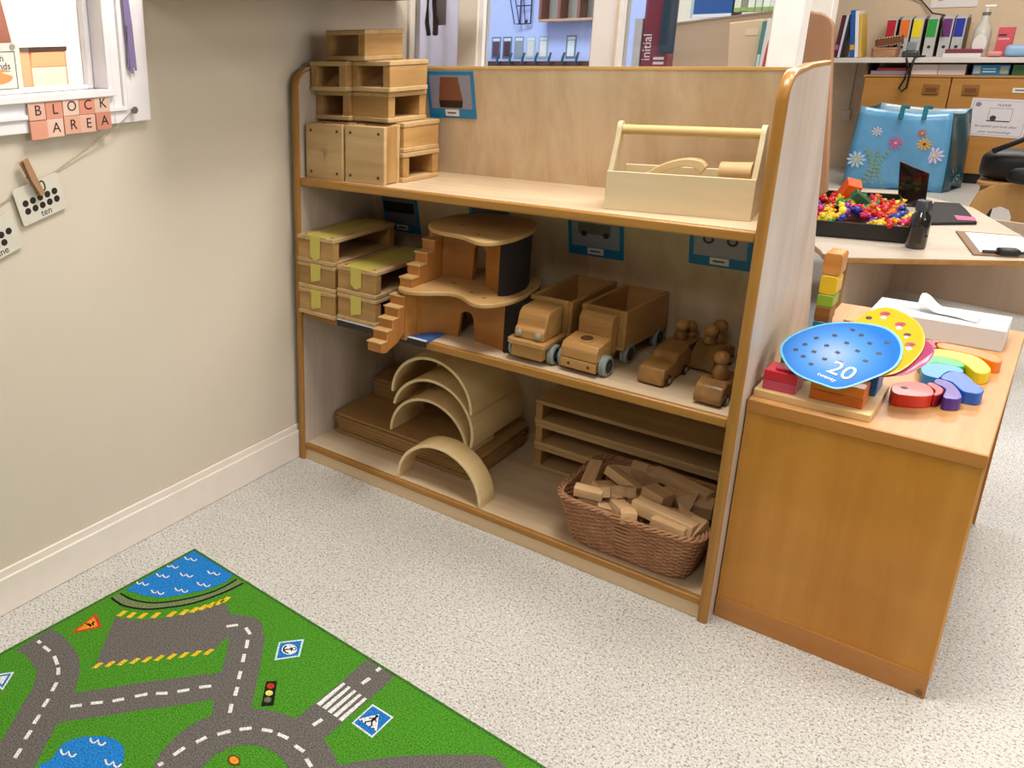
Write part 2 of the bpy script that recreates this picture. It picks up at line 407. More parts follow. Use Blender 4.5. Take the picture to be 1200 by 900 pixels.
for nm, z, th in (('top', Z3, 0.022), ('mid', Z2, 0.022), ('low', Z1, 0.018)):
    s = B().box(0.0195, 1.1805, 0.022, yb(z), z-th, z).out('shelf', LAM('X'), unit)
    tag(B().box(0.0195, 1.1805, 0.0085, 0.022, z-th, z).out('front_edge', HONEY('X'), s, bevel=0.004), 'honey-coloured front edge')
bp = B().yz([(yb(0), 0), (yb(1.16), 1.158), (yb(1.16)+0.014, 1.158), (yb(0)+0.014, 0)], 0.0195, 1.1805).out('back_panel', LAM('Z'), unit)
B().box(0.02, 1.18, yb(1.16)-0.001, yb(1.16)+0.015, 1.157, 1.163).out('top_edge', wood('top_lip', '#d3a868', '#c2934f', 'X', 0.3, 30, 14, (0.3, 0.7), 0.0), bp)
B().box(0.0195, 1.1805, 0.012, 0.026, 0.001, Z1-0.018).out('plinth', wood('plinth_birch', '#dcc19c', '#cfb189', 'X', 0.4, 16, 10, (0.35, 0.65), 0), unit)

# blue picture cards stuck on the back panel
def piccard(x0, x1, z0, z1, label, draw, shade='#8f8fa4'):
    zc = (z0+z1)/2; tilt = math.atan(0.24)
    t = thing('picture_card', label, 'card', ((x0+x1)/2, yb(zc)-0.0022, zc), rot=(tilt, 0, 0), group=None)
    hw, hh = (x1-x0)/2, (z1-z0)/2
    B().box(-hw, hw, -0.0006, 0.0006, -hh, hh).out('card', plain('#1c7fb4', 0.3), t)
    B().box(-hw+0.010, hw-0.010, -0.0010, -0.0006, -hh+0.026, hh-0.010).out('photo', plain(shade, 0.3), t)
    c = B().box(-0.021, 0.021, -0.0015, -0.001, -hh+0.006, -hh+0.024).out('caption_slip', plain('#e9e4df', 0.4), t)
    B().box(-0.014, 0.012, -0.0018, -0.0015, -hh+0.013, -hh+0.017).out('caption_print', plain('#4a4648', 0.5), c)
    draw(t, hw, hh)
    return t
def d_block(t, hw, hh):
    B().poly([(-0.038, -0.0013, -0.014), (0.036, -0.0013, -0.014), (0.026, -0.0013, 0.048), (-0.028, -0.0013, 0.048)]).out('printed_block', plain('#7d4a35', 0.4), t)
    B().poly([(-0.036, -0.0014, -0.034), (0.033, -0.0014, -0.034), (0.036, -0.0014, -0.014), (-0.038, -0.0014, -0.014)]).out('printed_shadow', plain('#22100c', 0.4), t)
def d_truck(t, hw, hh):
    B().box(-0.045, 0.04, -0.0013, -0.001, 0.0, 0.03).out('printed_lorry', plain('#6e6a62', 0.4), t)
    for x in (-0.03, 0.028): B().lathe([(0.008, 0.001), (0.008, 0.0014)], 14, M=Matrix.Translation((x, 0, 0.0)) @ Matrix.Rotation(PI/2, 4, 'X')).out('printed_wheel', plain('#2a2626', 0.4), t)
def d_car(t, hw, hh):
    B().slab([(-0.045, 0.012), (0.045, 0.012), (0.045, 0.03), (0.02, 0.034), (0.01, 0.048), (-0.045, 0.048)], 0.001, 0.0013, Matrix.Rotation(PI/2, 4, 'X')).out('printed_car', plain('#74402e', 0.4), t)
    for x in (-0.026, 0.026):
        for r, hx, e in ((0.0125, '#2a1a18', 0.0015), (0.007, '#9a9098', 0.0017)):
            B().lathe([(r, 0.001), (r, e)], 16, M=Matrix.Translation((x, 0, 0.008)) @ Matrix.Rotation(PI/2, 4, 'X')).out('printed_wheel', plain(hx, 0.4), t)
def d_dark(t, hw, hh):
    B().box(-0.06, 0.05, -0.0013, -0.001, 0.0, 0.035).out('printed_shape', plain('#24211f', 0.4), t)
piccard(0.268, 0.414, 1.026, 1.152, 'blue-bordered picture card of a brown block beside the block stack on top', d_block)
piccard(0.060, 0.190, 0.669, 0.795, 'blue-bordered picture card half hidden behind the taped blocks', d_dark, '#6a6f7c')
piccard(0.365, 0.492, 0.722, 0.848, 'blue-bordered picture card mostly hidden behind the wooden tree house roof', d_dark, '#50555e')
piccard(0.660, 0.805, 0.685, 0.810, 'blue-bordered picture card of a lorry above the wooden trucks', d_truck, '#9a9cae')
piccard(0.962, 1.098, 0.706, 0.830, 'blue-bordered picture card of a toy car near the right side panel', d_car, '#a6a2b4')

# ------------------------------------------------------------------ hollow blocks
def hollow(L, W, H, name, label, group=None, face=BLOCK, plugs=True, loc=(0, 0, 0), rz=0, rot=None, t=0.0125, wall=0.024):
    """two boards, two end walls; tunnel runs along local y"""
    o = thing(name, label, 'block', loc, rz, group, rot)
    B().box(-L/2, L/2, -W/2, W/2, 0, t).out('board', BLOCKP('X'), o, bevel=0.0025)
    B().box(-L/2, L/2, -W/2, W/2, H-t, H).out('board', BLOCKP('X'), o, bevel=0.0025)
    for s in (-1, 1):
        x = s*(L/2-wall/2-0.0022)
        B().box(x-wall/2, x+wall/2, -W/2+0.0022, W/2-0.0022, t, H-t).out('end_wall', face('Y'), o, bevel=0.001)
    if plugs:
        p = B()
        for sx in (-1, 1):
            for sy in (-1, 1):
                for z in (-0.0003, H-0.0002):
                    p.cyl((sx*(L/2-0.019), sy*(W/2-0.019), z), (sx*(L/2-0.019), sy*(W/2-0.019), z+0.0006), 0.0042, n=10)
        tag(p.out('screw_hole_plugs', plain('#4a2f1a', 0.6), o), kind='stuff')
    return o
HB = 0.150; HH = 0.0770
zt = [Z3+0.0776*i for i in range(6)]
R90 = PI/2
# two blocks standing on edge at the front (board towards the room)
hb1 = hollow(0.130, HB, 0.070, 'hollow_block', 'hollow wooden block on edge, left of the two facing front, with faint scribble', loc=(0.094, 0.095, Z3+HB/2), rot=(R90, 0, 0))
hollow(0.130, HB, 0.070, 'hollow_block', 'hollow wooden block on edge, right of the two facing front, four screw holes', loc=(0.229, 0.099, Z3+HB/2), rot=(R90, 0, 0))
bs = [('hollow wooden block lowest in the right-hand column, its open tunnel facing the toolbox', (0.240, 0.178, zt[0]), R90-0.12, 0.150),
      ('hollow wooden block second from the shelf in the right-hand column, closed side outward', (0.238, 0.178, zt[1]), -0.10, 0.150),
      ('hollow wooden block third up in the right column, open tunnel facing the blue card', (0.212, 0.152, zt[2]), R90-0.14, 0.150),
      ('hollow wooden block third up beside the left panel, dark tunnel facing front', (0.080, 0.150, zt[2]), 0.0, 0.125),
      ('hollow wooden block fourth up in the right column, dark tunnel facing front', (0.226, 0.140, zt[3]), -0.13, 0.142),
      ('hollow wooden block fourth up beside the left panel, dark tunnel facing front', (0.086, 0.126, zt[3]), 0.0, 0.128),
      ('hollow wooden block topmost of the whole stack, alone on the fifth tier', (0.142, 0.140, zt[4]), -0.13, 0.150)]
for lb, lc, a, wd in bs: hollow(0.145 if abs(a) > 0.5 else wd, wd if abs(a) > 0.5 else 0.145, HH, 'hollow_block', lb, loc=lc, rz=a, plugs=False)

sc = B()
for k in range(5):
    a = k*1.1
    sc.tube([(0.010*math.cos(a)*0.9+0.008, -0.010+0.016*math.sin(a+0.4), 0.0702), (0.004*math.cos(a+2), 0.004*math.sin(a+1), 0.0704), (-0.013*math.cos(a), 0.014*math.sin(a*1.7), 0.0702)], 0.0006, 4)
sc.out('scribble', plain('#a0806c', 0.7), hb1)
# taped long blocks on the middle shelf
TAPE = plain('#c8b858', 0.35, var=0.08)
def taped(lb, loc, top, flap, rz=0.0, group=None):
    L = 0.285; Wd = 0.135; H = 0.0772
    o = hollow(L, Wd, H, 'long_hollow_block', lb, group, loc=loc, rz=R90+rz, plugs=top)
    # local x runs front-to-back (front = -x after the quarter turn)
    tp = B()
    x0 = -L/2
    if top: tp.box(x0-0.0006, L/2, -0.042, 0.042, H-0.0001, H+0.0007)
    else: tp.box(x0-0.0006, x0+0.02, -0.018, 0.018, H-0.0008, H+0.0001)
    e = H+0.0007 if top else H
    tp.prism([(-0.018, e), (0.018, e), (0.018, e-flap+0.012), (0.0 if top else 0.016, e-flap), (-0.018, e-flap+0.010)], lambda y, z: (x0-0.0009, y, z), lambda y, z: (x0-0.0001, y, z))
    tag(tp.out('tape', TAPE, o), 'yellow sticky tape')
    return o
ya = 0.130
taped('long hollow block with yellow tape on top, uppermost of the left taped column', (0.0900, ya, Z2+0.1550), True, 0.070)
taped('long hollow block with yellow tape, middle one of the left taped column', (0.0900, ya+0.001, Z2+0.0775), False, 0.055)
taped('long hollow block with yellow tape, lowest one of the left taped column', (0.0910, ya, Z2), False, 0.058)
taped('long hollow block with yellow tape on top, upper of the two beside the stairs', (0.2320, ya+0.004, Z2+0.0862), True, 0.060)
taped('long hollow block with yellow tape, lower of the two, resting on a folder', (0.2320, ya+0.004, Z2+0.0085), False, 0.058)

# folder lying under the blocks and the tree house
fo = thing('folder', 'flat blue folder with black spine sticking out under the wooden stairs', 'folder', (0.31, 0.0, Z2))
B().box(-0.145, 0.150, -0.004, 0.105, 0.0005, 0.0075).out('cover', plain('#2f62ad', 0.3), fo)
B().box(-0.145, 0.150, -0.010, -0.004, -0.012, 0.006).out('spine', plain('#16130f', 0.35), fo, bevel=0.001)
B().box(-0.145, 0.151, -0.010, -0.002, 0.006, 0.0082).out('white_border', plain('#dfe3ea', 0.4), fo)

# ------------------------------------------------------------------ wooden tree house with stairs
tz = Z2+0.0
th = thing('toy_tree_house', 'two-storey wooden toy tree house with curved floors, stairs and dark bark pillar', 'toy house', (0.5, 0.1, tz))
O = lambda pts: [(x-0.5, y-0.1) for x, y in pts]
BARK = plain('#1b1009', 0.9, 1.0, 70, var=0.45)
zf = 0.135
b = B().slab(O(smoothpts([(0.372, -0.006), (0.40, -0.030), (0.445, -0.022), (0.50, 0.020), (0.54, 0.018), (0.60, -0.018), (0.640, 0.002), (0.664, 0.070), (0.660, 0.17), (0.63, 0.265), (0.55, 0.29), (0.44, 0.27), (0.375, 0.18), (0.362, 0.07)], 5)), zf-0.006, zf+0.006)
b.out('middle_floor', CASTLEP('X'), th, bevel=0.003)
zr = 0.283
b = B().slab(O(smoothpts([(0.405, 0.075), (0.46, 0.040), (0.53, 0.030), (0.59, 0.000), (0.628, 0.018), (0.645, 0.09), (0.638, 0.19), (0.60, 0.28), (0.54, 0.31), (0.44, 0.30), (0.385, 0.24), (0.375, 0.14)], 5)), zr-0.006, zr+0.006)
b.out('roof', CASTLEP('X'), th, bevel=0.003)
def stairs(x0, x1, y0, z0, n, dy, dz, ylim, nm):
    b = B()
    # stepped side profile in y-z
    pr = [(y0, z0-0.024)]
    y, z = y0, z0
    for i in range(n):
        pr += [(y, z+(0 if i == 0 else 0)), (y+dy, z)]
        y += dy; z += dz
    pr += [(y, z-dz), (y+0.012, z-dz), (y+0.012, max(0.0, z-0.10)), (y0+0.070, 0.0006), (y0+0.02, z0-0.030)]
    pr = [(a-0.1, c) for a, c in pr]
    b.yz(pr, x0-0.5, x1-0.5)
    o = b.out(nm, CASTLE('Z'), th, bevel=0.0025)
    tr = []
    y, z = y0, z0
    for i in range(n):
        q = B().box(x0-0.5-0.001, x1-0.5+0.001, y-0.1-0.004, y-0.1+dy, z-0.0005, z+0.0035).out('tread', CASTLEP('X'), o, bevel=0.001); y += dy; z += dz
stairs(0.357, 0.402, -0.118, 0.016, 5, 0.0235, 0.0255, 0, 'lower_stairs')
def stairs2():
    b = B(); y0, z0, dy, dz, n = -0.006, zf+0.028, 0.033, 0.0275, 5
    pr = [(y0, zf+0.0062)]; y, z = y0, z0
    for i in range(n): pr += [(y, z), (y+dy, z)]; y += dy; z += dz
    pr[-1] = (y, z-dz)
    pr += [(y+0.002, zf+0.0062)]
    pr = [(a-0.1, min(c, zr-0.0065)) for a, c in pr]
    b.yz(pr, 0.374-0.5, 0.412-0.5)
    o = b.out('upper_stairs', CASTLE('Z'), th, bevel=0.002)
    y, z = y0, z0
    for i in range(n-1):
        B().box(0.373-0.5, 0.413-0.5, y-0.1-0.003, y-0.1+dy, z-0.0005, z+0.003).out('tread', CASTLEP('X'), o); y += dy; z += dz
stairs2()
def archwall(pts, z0, z1, tk, nm, door=None):
    """curved wall along pts (x,y) with an optional door between parameters"""
    b = B(); P = [Vector((x-0.5, y-0.1, 0)) for x, y in pts]
    L = [0]
    for a, c in zip(P, P[1:]): L.append(L[-1]+(c-a).length)
    tot = L[-1]; n = 48
    def at(t):
        d = t*tot
        for i in range(len(L)-1):
            if d <= L[i+1]+1e-9:
                f = (d-L[i])/(L[i+1]-L[i]); return P[i].lerp(P[i+1], f), (P[i+1]-P[i]).normalized()
        return P[-1], (P[-1]-P[-2]).normalized()
    def zlow(t):
        if not door: return z0
        c, hw, hh = door
        u = abs(t*tot-c)/hw
        if u >= 1: return z0
        return z0+hh-hw*(1-math.sqrt(max(0, 1-u*u)))
    rows = []
    for i in range(n+1):
        t = i/n; p, d = at(t); nr = Vector((-d.y, d.x, 0))*tk
        zl = zlow(t)
        rows.append([b.bm.verts.new(p+Vector((0, 0, zl))), b.bm.verts.new(p+Vector((0, 0, z1))), b.bm.verts.new(p+nr+Vector((0, 0, z1))), b.bm.verts.new(p+nr+Vector((0, 0, zl)))])
    for a, c in zip(rows, rows[1:]):
        for k in range(4): b.bm.faces.new((a[k], a[(k+1) % 4], c[(k+1) % 4], c[k]))
    b.bm.faces.new(rows[0]); b.bm.faces.new(rows[-1])
    return b.out(nm, CASTLE('X'), th, smooth=0.6)
archwall(smoothpts([(0.404, -0.02), (0.412, 0.025), (0.436, 0.066), (0.485, 0.088), (0.54, 0.090), (0.60, 0.082), (0.638, 0.070)], 4, False), 0.0005, zf-0.006, 0.014, 'lower_wall', (0.182, 0.0215, 0.074))
archwall(smoothpts([(0.405, 0.155), (0.414, 0.130), (0.44, 0.145), (0.49, 0.150), (0.54, 0.135), (0.585, 0.105), (0.613, 0.075)], 4, False), zf+0.006, zr-0.006, 0.014, 'upper_wall', (0.138, 0.024, 0.100))
archwall([(0.404, 0.02), (0.404, 0.26)], 0.0005, zf-0.006, -0.012, 'left_wall')
def bark(pts, z0, z1, nm):
    b = B(); n = len(pts)
    P = smoothpts(pts, 6)
    P = [(x+random.uniform(-1, 1)*0.0012, y+random.uniform(-1, 1)*0.0012) for x, y in P]
    b.slab(O(P), z0, z1)
    tag(b.out(nm, BARK, th, smooth=0.5), 'dark bark-covered pillar')
bark([(0.639, 0.068), (0.664, 0.070), (0.684, 0.105), (0.684, 0.17), (0.66, 0.215), (0.62, 0.225), (0.63, 0.16)], 0.0005, zf-0.006, 'lower_bark_pillar')
bark([(0.615, 0.072), (0.632, 0.075), (0.642, 0.115), (0.636, 0.18), (0.615, 0.23), (0.59, 0.235), (0.61, 0.16)], zf+0.006, zr-0.006, 'upper_bark_pillar')
k = B()
for x, y, z in ((0.47, 0.10, zf), (0.55, 0.055, zf), (0.60, 0.030, zf), (0.47, 0.13, zr), (0.56, 0.06, zr)): k.cyl((x-0.5, y-0.1, z+0.0058), (x-0.5, y-0.1, z+0.0064), 0.0045, n=10)
tag(k.out('dowel_ends', plain('#6b4524', 0.6), th), kind='stuff')

# ------------------------------------------------------------------ trucks
GREY = plain('#8f9896', 0.5); HUB = plain('#1d1a18', 0.4)
def wheel(t, x, y, r=0.025, w=0.017):
    s = 1 if x > 0 else -1
    M = Matrix.Translation((x-s*0, y, r)) @ Matrix.Rotation(PI/2*s, 4, 'Y')
    o = B().lathe([(r*0.5, -w/2), (r*0.9, -w/2), (r, -w/2+0.003), (r, -0.001), (r*0.94, 0), (r, 0.001), (r, w/2-0.003), (r*0.9, w/2), (r*0.62, w/2)], 24, M=M).out('wheel', GREY, t, smooth=0.6)
    B().lathe([(r*0.66, w/2-0.004), (r*0.66, w/2+0.0006), (r*0.34, w/2+0.0002), (r*0.28, w/2+0.003), (0, w/2+0.004)], 18, M=M).out('hub', HUB, o, smooth=0.6)
def bed(t, x0, x1, y0, y1, z0, z1):
    w = 0.010
    f = B().box(x0, x1, y0, y1, z0, z0+0.010).out('load_bed', TRUCK('Y'), t, bevel=0.0015)
    for nm, q in (('side_board', (x0, x0+w, y0, y1)), ('side_board', (x1-w, x1, y0, y1)), ('end_board', (x0+w, x1-w, y0, y0+w)), ('end_board', (x0+w, x1-w, y1-w, y1))):
        B().box(*q, z0+0.010, z1).out(nm, TRUCK('Y' if nm == 'side_board' else 'X'), f, bevel=0.002)
# tipper with a stepped bonnet (right)
t2 = thing('toy_truck', 'wooden toy truck with open box, bonnet with a round hole, right of the two', 'toy truck', (0.845, 0.045, Z2), rz=-0.055)
B().box(-0.030, 0.030, 0.0, 0.335, 0.020, 0.036).out('chassis', TRUCK('Y'), t2, bevel=0.002)
B().yz([(-0.006, 0.013), (-0.006, 0.034), (0.070, 0.034), (0.070, 0.036), (0.0, 0.036), (0.0, 0.013)], -0.044, 0.044).out('bumper_top', TRUCK('X'), t2)
b = B().box(-0.044, 0.044, -0.007, 0.010, 0.012, 0.036).out('bumper', TRUCK('X'), t2, bevel=0.003)
for x in (-0.022, 0.026): B().cyl((x, -0.0075, 0.024), (x, -0.006, 0.024), 0.0035, n=10).out('screw_hole', plain('#3a1d0c', 0.6), b)
bon = B().yz([(-0.007, 0.037), (-0.007, 0.062), (0.002, 0.074), (0.062, 0.082), (0.062, 0.037)], -0.044, 0.044).out('bonnet', TRUCK('X'), t2, bevel=0.003)
M_ = Matrix.Translation((0.0, 0.030, 0.0778)) @ Matrix.Rotation(0.13, 4, 'X')
B().lathe([(0.0, 0.0030), (0.0145, 0.0030), (0.0145, -0.004)], 20, M=M_).out('round_hole', plain('#5a3414', 0.7), bon)
B().lathe([(0.0145, 0.0025), (0.0150, 0.0036), (0.0175, 0.0010)], 20, M=M_).out('hole_rim', TRUCK('X'), bon)
B().yz([(0.0625, 0.037), (0.0625, 0.118), (0.074, 0.132), (0.100, 0.134), (0.100, 0.037)], -0.041, 0.041).out('cab', TRUCK('X'), t2, bevel=0.004)
bed(t2, -0.056, 0.056, 0.104, 0.335, 0.040, 0.136)
for y in (0.030, 0.138, 0.300):
    for x in (-0.050, 0.050): wheel(t2, x, y)
# cab-over truck (left)
t1 = thing('toy_truck', 'wooden toy truck with grey headlights and open box, left of the two', 'toy truck', (0.722, 0.030, Z2), rz=-0.03)
B().box(-0.030, 0.030, 0.0, 0.335, 0.020, 0.040).out('chassis', TRUCK('Y'), t1, bevel=0.002)
B().box(-0.040, 0.040, -0.003, 0.030, 0.014, 0.046).out('front_block', TRUCK('X'), t1, bevel=0.002)
B().slab(rrect(-0.050, 0.050, -0.012, 0.098, 0.010), 0.046, 0.060).out('deck', TRUCK('X'), t1, bevel=0.003)
B().yz([(0.002, 0.0605), (0.002, 0.084), (0.012, 0.089), (0.020, 0.120), (0.032, 0.130), (0.092, 0.134), (0.092, 0.0605)], -0.038, 0.038).out('cab', TRUCK('X'), t1, bevel=0.004)
for x in (-0.025, 0.025):
    B().lathe([(0, 0), (0.008, 0), (0.009, 0.003), (0.006, 0.006), (0, 0.007)], 16, M=Matrix.Translation((x, 0.002, 0.074)) @ Matrix.Rotation(PI/2, 4, 'X')).out('headlight', plain('#a9a99f', 0.35, metal=0.4), t1, smooth=0.8)
bed(t1, -0.056, 0.056, 0.102, 0.345, 0.050, 0.140)
for y in (0.038, 0.138, 0.300):
    for x in (-0.050, 0.050): wheel(t1, x, y)

# ------------------------------------------------------------------ small wooden cars with peg figures
def car(label, loc, rz, L, Wd, prof, wheels):
    o = thing('toy_car', label, 'toy car', loc, rz)
    B().yz(prof, -Wd/2, Wd/2).out('body', CARW('Y'), o, bevel=0.005, seg=3)
    for y in wheels:
        for s in (-1, 1):
            M = Matrix.Translation((s*(Wd/2+0.0012), y, 0.0125)) @ Matrix.Rotation(PI/2*s, 4, 'Y')
            q = B().lathe([(0, -0.004), (0.0125, -0.004), (0.0125, 0.002), (0.010, 0.003), (0, 0.003)], 18, M=M).out('wheel', plain('#2a1a12', 0.4), o, smooth=0.6)
            B().lathe([(0.0065, 0.0031), (0.004, 0.004), (0, 0.004)], 12, M=M).out('hub', plain('#b9a58a', 0.35), q)
    return o
def peg(label, loc, r=0.0155, h=0.03, rz=0):
    o = thing('peg_figure', label, 'peg figure', loc, rz)
    B().lathe([(0, 0), (r*0.9, 0), (r*0.95, h*0.35), (r*0.7, h*0.85), (r*0.45, h), (0, h)], 18).out('body', CARW('Z'), o, smooth=0.8)
    B().sph((0, 0, h+r*0.72), r*0.98, 18, (1, 1, 1)).out('head', wood('peg_head', '#b98a52', '#94622f', 'Z', 0.3, 20, 6, (0.3, 0.7), 0.1), o, smooth=1.0)
    return o
pa = [(0, 0.004), (0, 0.022), (0.006, 0.042), (0.062, 0.046), (0.078, 0.062), (0.135, 0.066), (0.150, 0.052), (0.152, 0.004)]
car('long brown wooden toy car with raised roof, left of the small cars', (0.995, 0.078, Z2), -0.05, 0.152, 0.058, pa, (0.028, 0.118))
pb = [(0, 0.006), (0, 0.020), (0.012, 0.040), (0.040, 0.048), (0.055, 0.048), (0.110, 0.044), (0.118, 0.004)]
car('dark wooden toy car with a yellowish peg figure, behind the long brown car', (0.978, 0.246, Z2), -0.12, 0.118, 0.056, pb, (0.026, 0.092))
peg('yellowish wooden peg figure in the car behind the long brown car', (0.982, 0.296, Z2+0.0484), 0.0160, 0.022)
peg('dark wooden peg figure seated rearmost in the car behind the long brown car', (0.990, 0.338, Z2+0.0470), 0.0150, 0.012)
pc = [(0, 0.006), (0, 0.016), (0.010, 0.030), (0.045, 0.056), (0.060, 0.058), (0.100, 0.050), (0.124, 0.040), (0.126, 0.004)]
car('brown wooden toy car carrying two peg figures, beside the right side panel at the back', (1.050, 0.226, Z2), -0.10, 0.126, 0.060, pc, (0.028, 0.098))
peg('front wooden peg figure of the pair riding in the rear right car', (1.052, 0.278, Z2+0.0585), 0.0160, 0.018)
peg('taller rear wooden peg figure of the pair riding in the rear right car', (1.060, 0.318, Z2+0.0545), 0.0170, 0.024)
pd = [(0, 0.006), (-0.002, 0.020), (0.010, 0.042), (0.036, 0.054), (0.044, 0.044), (0.095, 0.040), (0.120, 0.048), (0.126, 0.004)]
car('small rounded wooden toy car in front beside the right side panel', (1.126, 0.042, Z2), -0.02, 0.126, 0.056, pd, (0.030, 0.098))
peg('pale wooden peg figure driving the small rounded car in front', (1.127, 0.112, Z2+0.0445), 0.0165, 0.032)

# ------------------------------------------------------------------ toolbox on the top shelf
tb = thing('toolbox', 'open cream wooden toolbox with a round dowel handle on the top shelf', 'toolbox', (0.861, 0.069, Z3), rz=0.138)
Lb, Db, Hb = 0.285, 0.110, 0.083
B().box(0.010, Lb-0.010, 0.0, Db, 0.0, 0.008).out('bottom', TOOL('X'), tb)
B().box(0.0, Lb, -0.008, 0.0, 0.0, Hb).out('front_board', TOOL('X'), tb, bevel=0.001)
B().box(0.0, Lb, Db, Db+0.008, 0.0, Hb).out('back_board', TOOL('X'), tb, bevel=0.001)
ym = Db/2
ep = [(0.0, 0.0), (Db, 0.0), (Db, Hb), (ym+0.020, 0.150)]+[(ym+0.017*math.cos(math.radians(a)), 0.166+0.017*math.sin(math.radians(a))) for a in (0, 30, 60, 90, 120, 150, 180)]+[(ym-0.020, 0.150), (0.0, Hb)]
B().yz(ep, 0.0, 0.010).out('end_board', TOOL('Z'), tb, bevel=0.001)
B().yz(ep, Lb-0.010, Lb).out('end_board', TOOL('Z'), tb, bevel=0.001)
B().cyl((0.0101, ym, 0.165), (Lb-0.0101, ym, 0.165), 0.0105, n=20).out('handle', wood('dowel', '#e0bf86', '#cda768', 'X', 0.45, 20, 10, (0.3, 0.7), 0.0), tb, smooth=0.7)
# tools in it
M_ = Matrix.Translation((0.861, 0.069, Z3)) @ Matrix.Rotation(0.138, 4, 'Z')
cp = smoothpts([(0.066, 0.076), (0.092, 0.094), (0.120, 0.107), (0.150, 0.113), (0.174, 0.110), (0.186, 0.098)], 4, False)
inn = smoothpts([(0.084, 0.070), (0.104, 0.082), (0.126, 0.092), (0.150, 0.097), (0.166, 0.093), (0.176, 0.082)], 4, False)[::-1]
o = B().xz(cp+inn, -0.014, 0.014).out('curved_block', PLY('X'), bevel=0.0015)
o.matrix_world = M_ @ Matrix.Translation((0.0, 0.050, -0.002)); tag(o, 'pale curved wooden piece poking up inside the toolbox', 'wooden piece')
o = thing('toy_mallet', 'pale wooden mallet head standing at the right end inside the toolbox', 'mallet')
B().cyl((0, 0, 0.0105), (0, 0, 0.074), 0.009, n=14).out('handle', PLY('Z'), o, smooth=0.7)
B().cyl((-0.030, 0.004, 0.089), (0.030, -0.004, 0.092), 0.0185, n=24).out('head', wood('mallet_head', '#e0c08e', '#d2ac76', 'X', 0.5, 20, 8, (0.3, 0.7), 0.0), o, smooth=0.7)
o.matrix_world = M_ @ Matrix.Translation((0.240, 0.060, -0.002))

# ------------------------------------------------------------------ bottom shelf: boards, arches, pallets
bd = None
bt = 0.0108
for i in range(6):
    last = i == 5
    b = B().slab(rrect(-0.255, 0.255, -0.158, 0.158, 0.022), 0.0, bt-0.0005)
    o = tag(b.out('wooden_board', DPLY('X'), bevel=0.0028, loc=(0.281+random.uniform(-1, 1)*0.003, 0.292+random.uniform(-1, 1)*0.004, Z1+0.0003+i*bt), rz=random.uniform(-1, 1)*0.008),
            'large round-cornered brown board, %s of the big stack' % ['lowest', 'second from the shelf', 'third from the shelf', 'third from the top', 'second from the top', 'topmost'][i], 'board', 'boards of the big stack')
zs = Z1+6*bt+0.0003
for i in range(5):
    last = i == 4
    b = B().slab(rrect(-0.102, 0.102, -0.066, 0.066, 0.012), 0.0, bt+0.0007)
    tag(b.out('narrow_board', DPLY('X'), bevel=0.0015, loc=(0.134+random.uniform(-1, 1)*0.003, 0.392+random.uniform(-1, 1)*0.002, zs+i*(bt+0.0012))),
        'narrow brown board, %s of the small back stack left of the arches' % ['lowest', 'second from below', 'middle one', 'second from the top', 'topmost'][i], 'board', 'boards of the small back stack')
def arch(label, cx, y0, z0, R, T, Ln, tilt=0.0, rz=0.0):
    n = 40; b = B()
    o = [(R*math.cos(PI*i/n), R*math.sin(PI*i/n)) for i in range(n+1)]; q = [((R-T)*math.cos(PI*i/n), (R-T)*math.sin(PI*i/n)) for i in range(n+1)][::-1]
    b.xz(o+q, 0, Ln)
    me = b.out('wooden_arch', PLY('Y'), None, bevel=0.0012, loc=(cx, y0, z0), rot=(0, tilt, rz))
    me.data.materials.append(wood('pale_ply_edge', '#ecd8ac', '#dfc791', 'X', 0.45, 40, 6, (0.3, 0.7), 0.0))
    for p in me.data.polygons:
        if abs(p.normal.y) > 0.9: p.material_index = 1
    return tag(me, label, 'arch')
arch('small pale bent-wood arch standing alone in front on the bottom shelf', 0.4900, 0.022, Z1+0.0005, 0.1355, 0.0090, 0.072)
arch('pale bent-wood arch lowest of the three nested on the brown boards', 0.3740, 0.145, zs+0.0008, 0.1340, 0.0090, 0.145)
arch('long pale bent-wood arch in the middle of the three nested, tilted to the right', 0.3830, 0.148, zs+0.058, 0.1390, 0.0090, 0.285, 0.22)
arch('pale bent-wood arch topmost of the three nested, close under the shelf', 0.3780, 0.147, zs+0.126, 0.1370, 0.0090, 0.230)

def pallet(i):
    o = hollow(0.555, 0.138, 0.0702, 'long_flat_block', ['low long hollow block at the bottom of the three behind the basket', 'low long hollow block in the middle of the three behind the basket', 'low long hollow block on top of the three behind the basket'][i], loc=(0.892+[0.004, 0.002, 0][i], 0.3875+[0.004, 0.002, 0][i], Z1+0.0003+i*0.0706), plugs=False, wall=0.020, t=0.0125)
for i in range(3): pallet(i)

# ------------------------------------------------------------------ wicker basket with little blocks
WICK = wood('wicker', '#c0906a', '#9a6844', 'X', 0.55, 60, 2, (0.3, 0.7), 0.05)
bk = thing('wicker_basket', 'brown rectangular wicker basket full of little wooden blocks on the bottom shelf', 'basket', (0.9945, 0.142, Z1))
def bout(a, t, off=0.0):
    """outline of the basket at angle a and height fraction t"""
    hx = 0.137+0.030*t+off; hy = 0.104+0.035*t+off
    c, s_ = math.cos(a), math.sin(a); e = 0.32
    return (math.copysign(abs(c)**e, c)*hx, math.copysign(abs(s_)**e, s_)*hy)
NS = 60; HBK = 0.124
angs = []
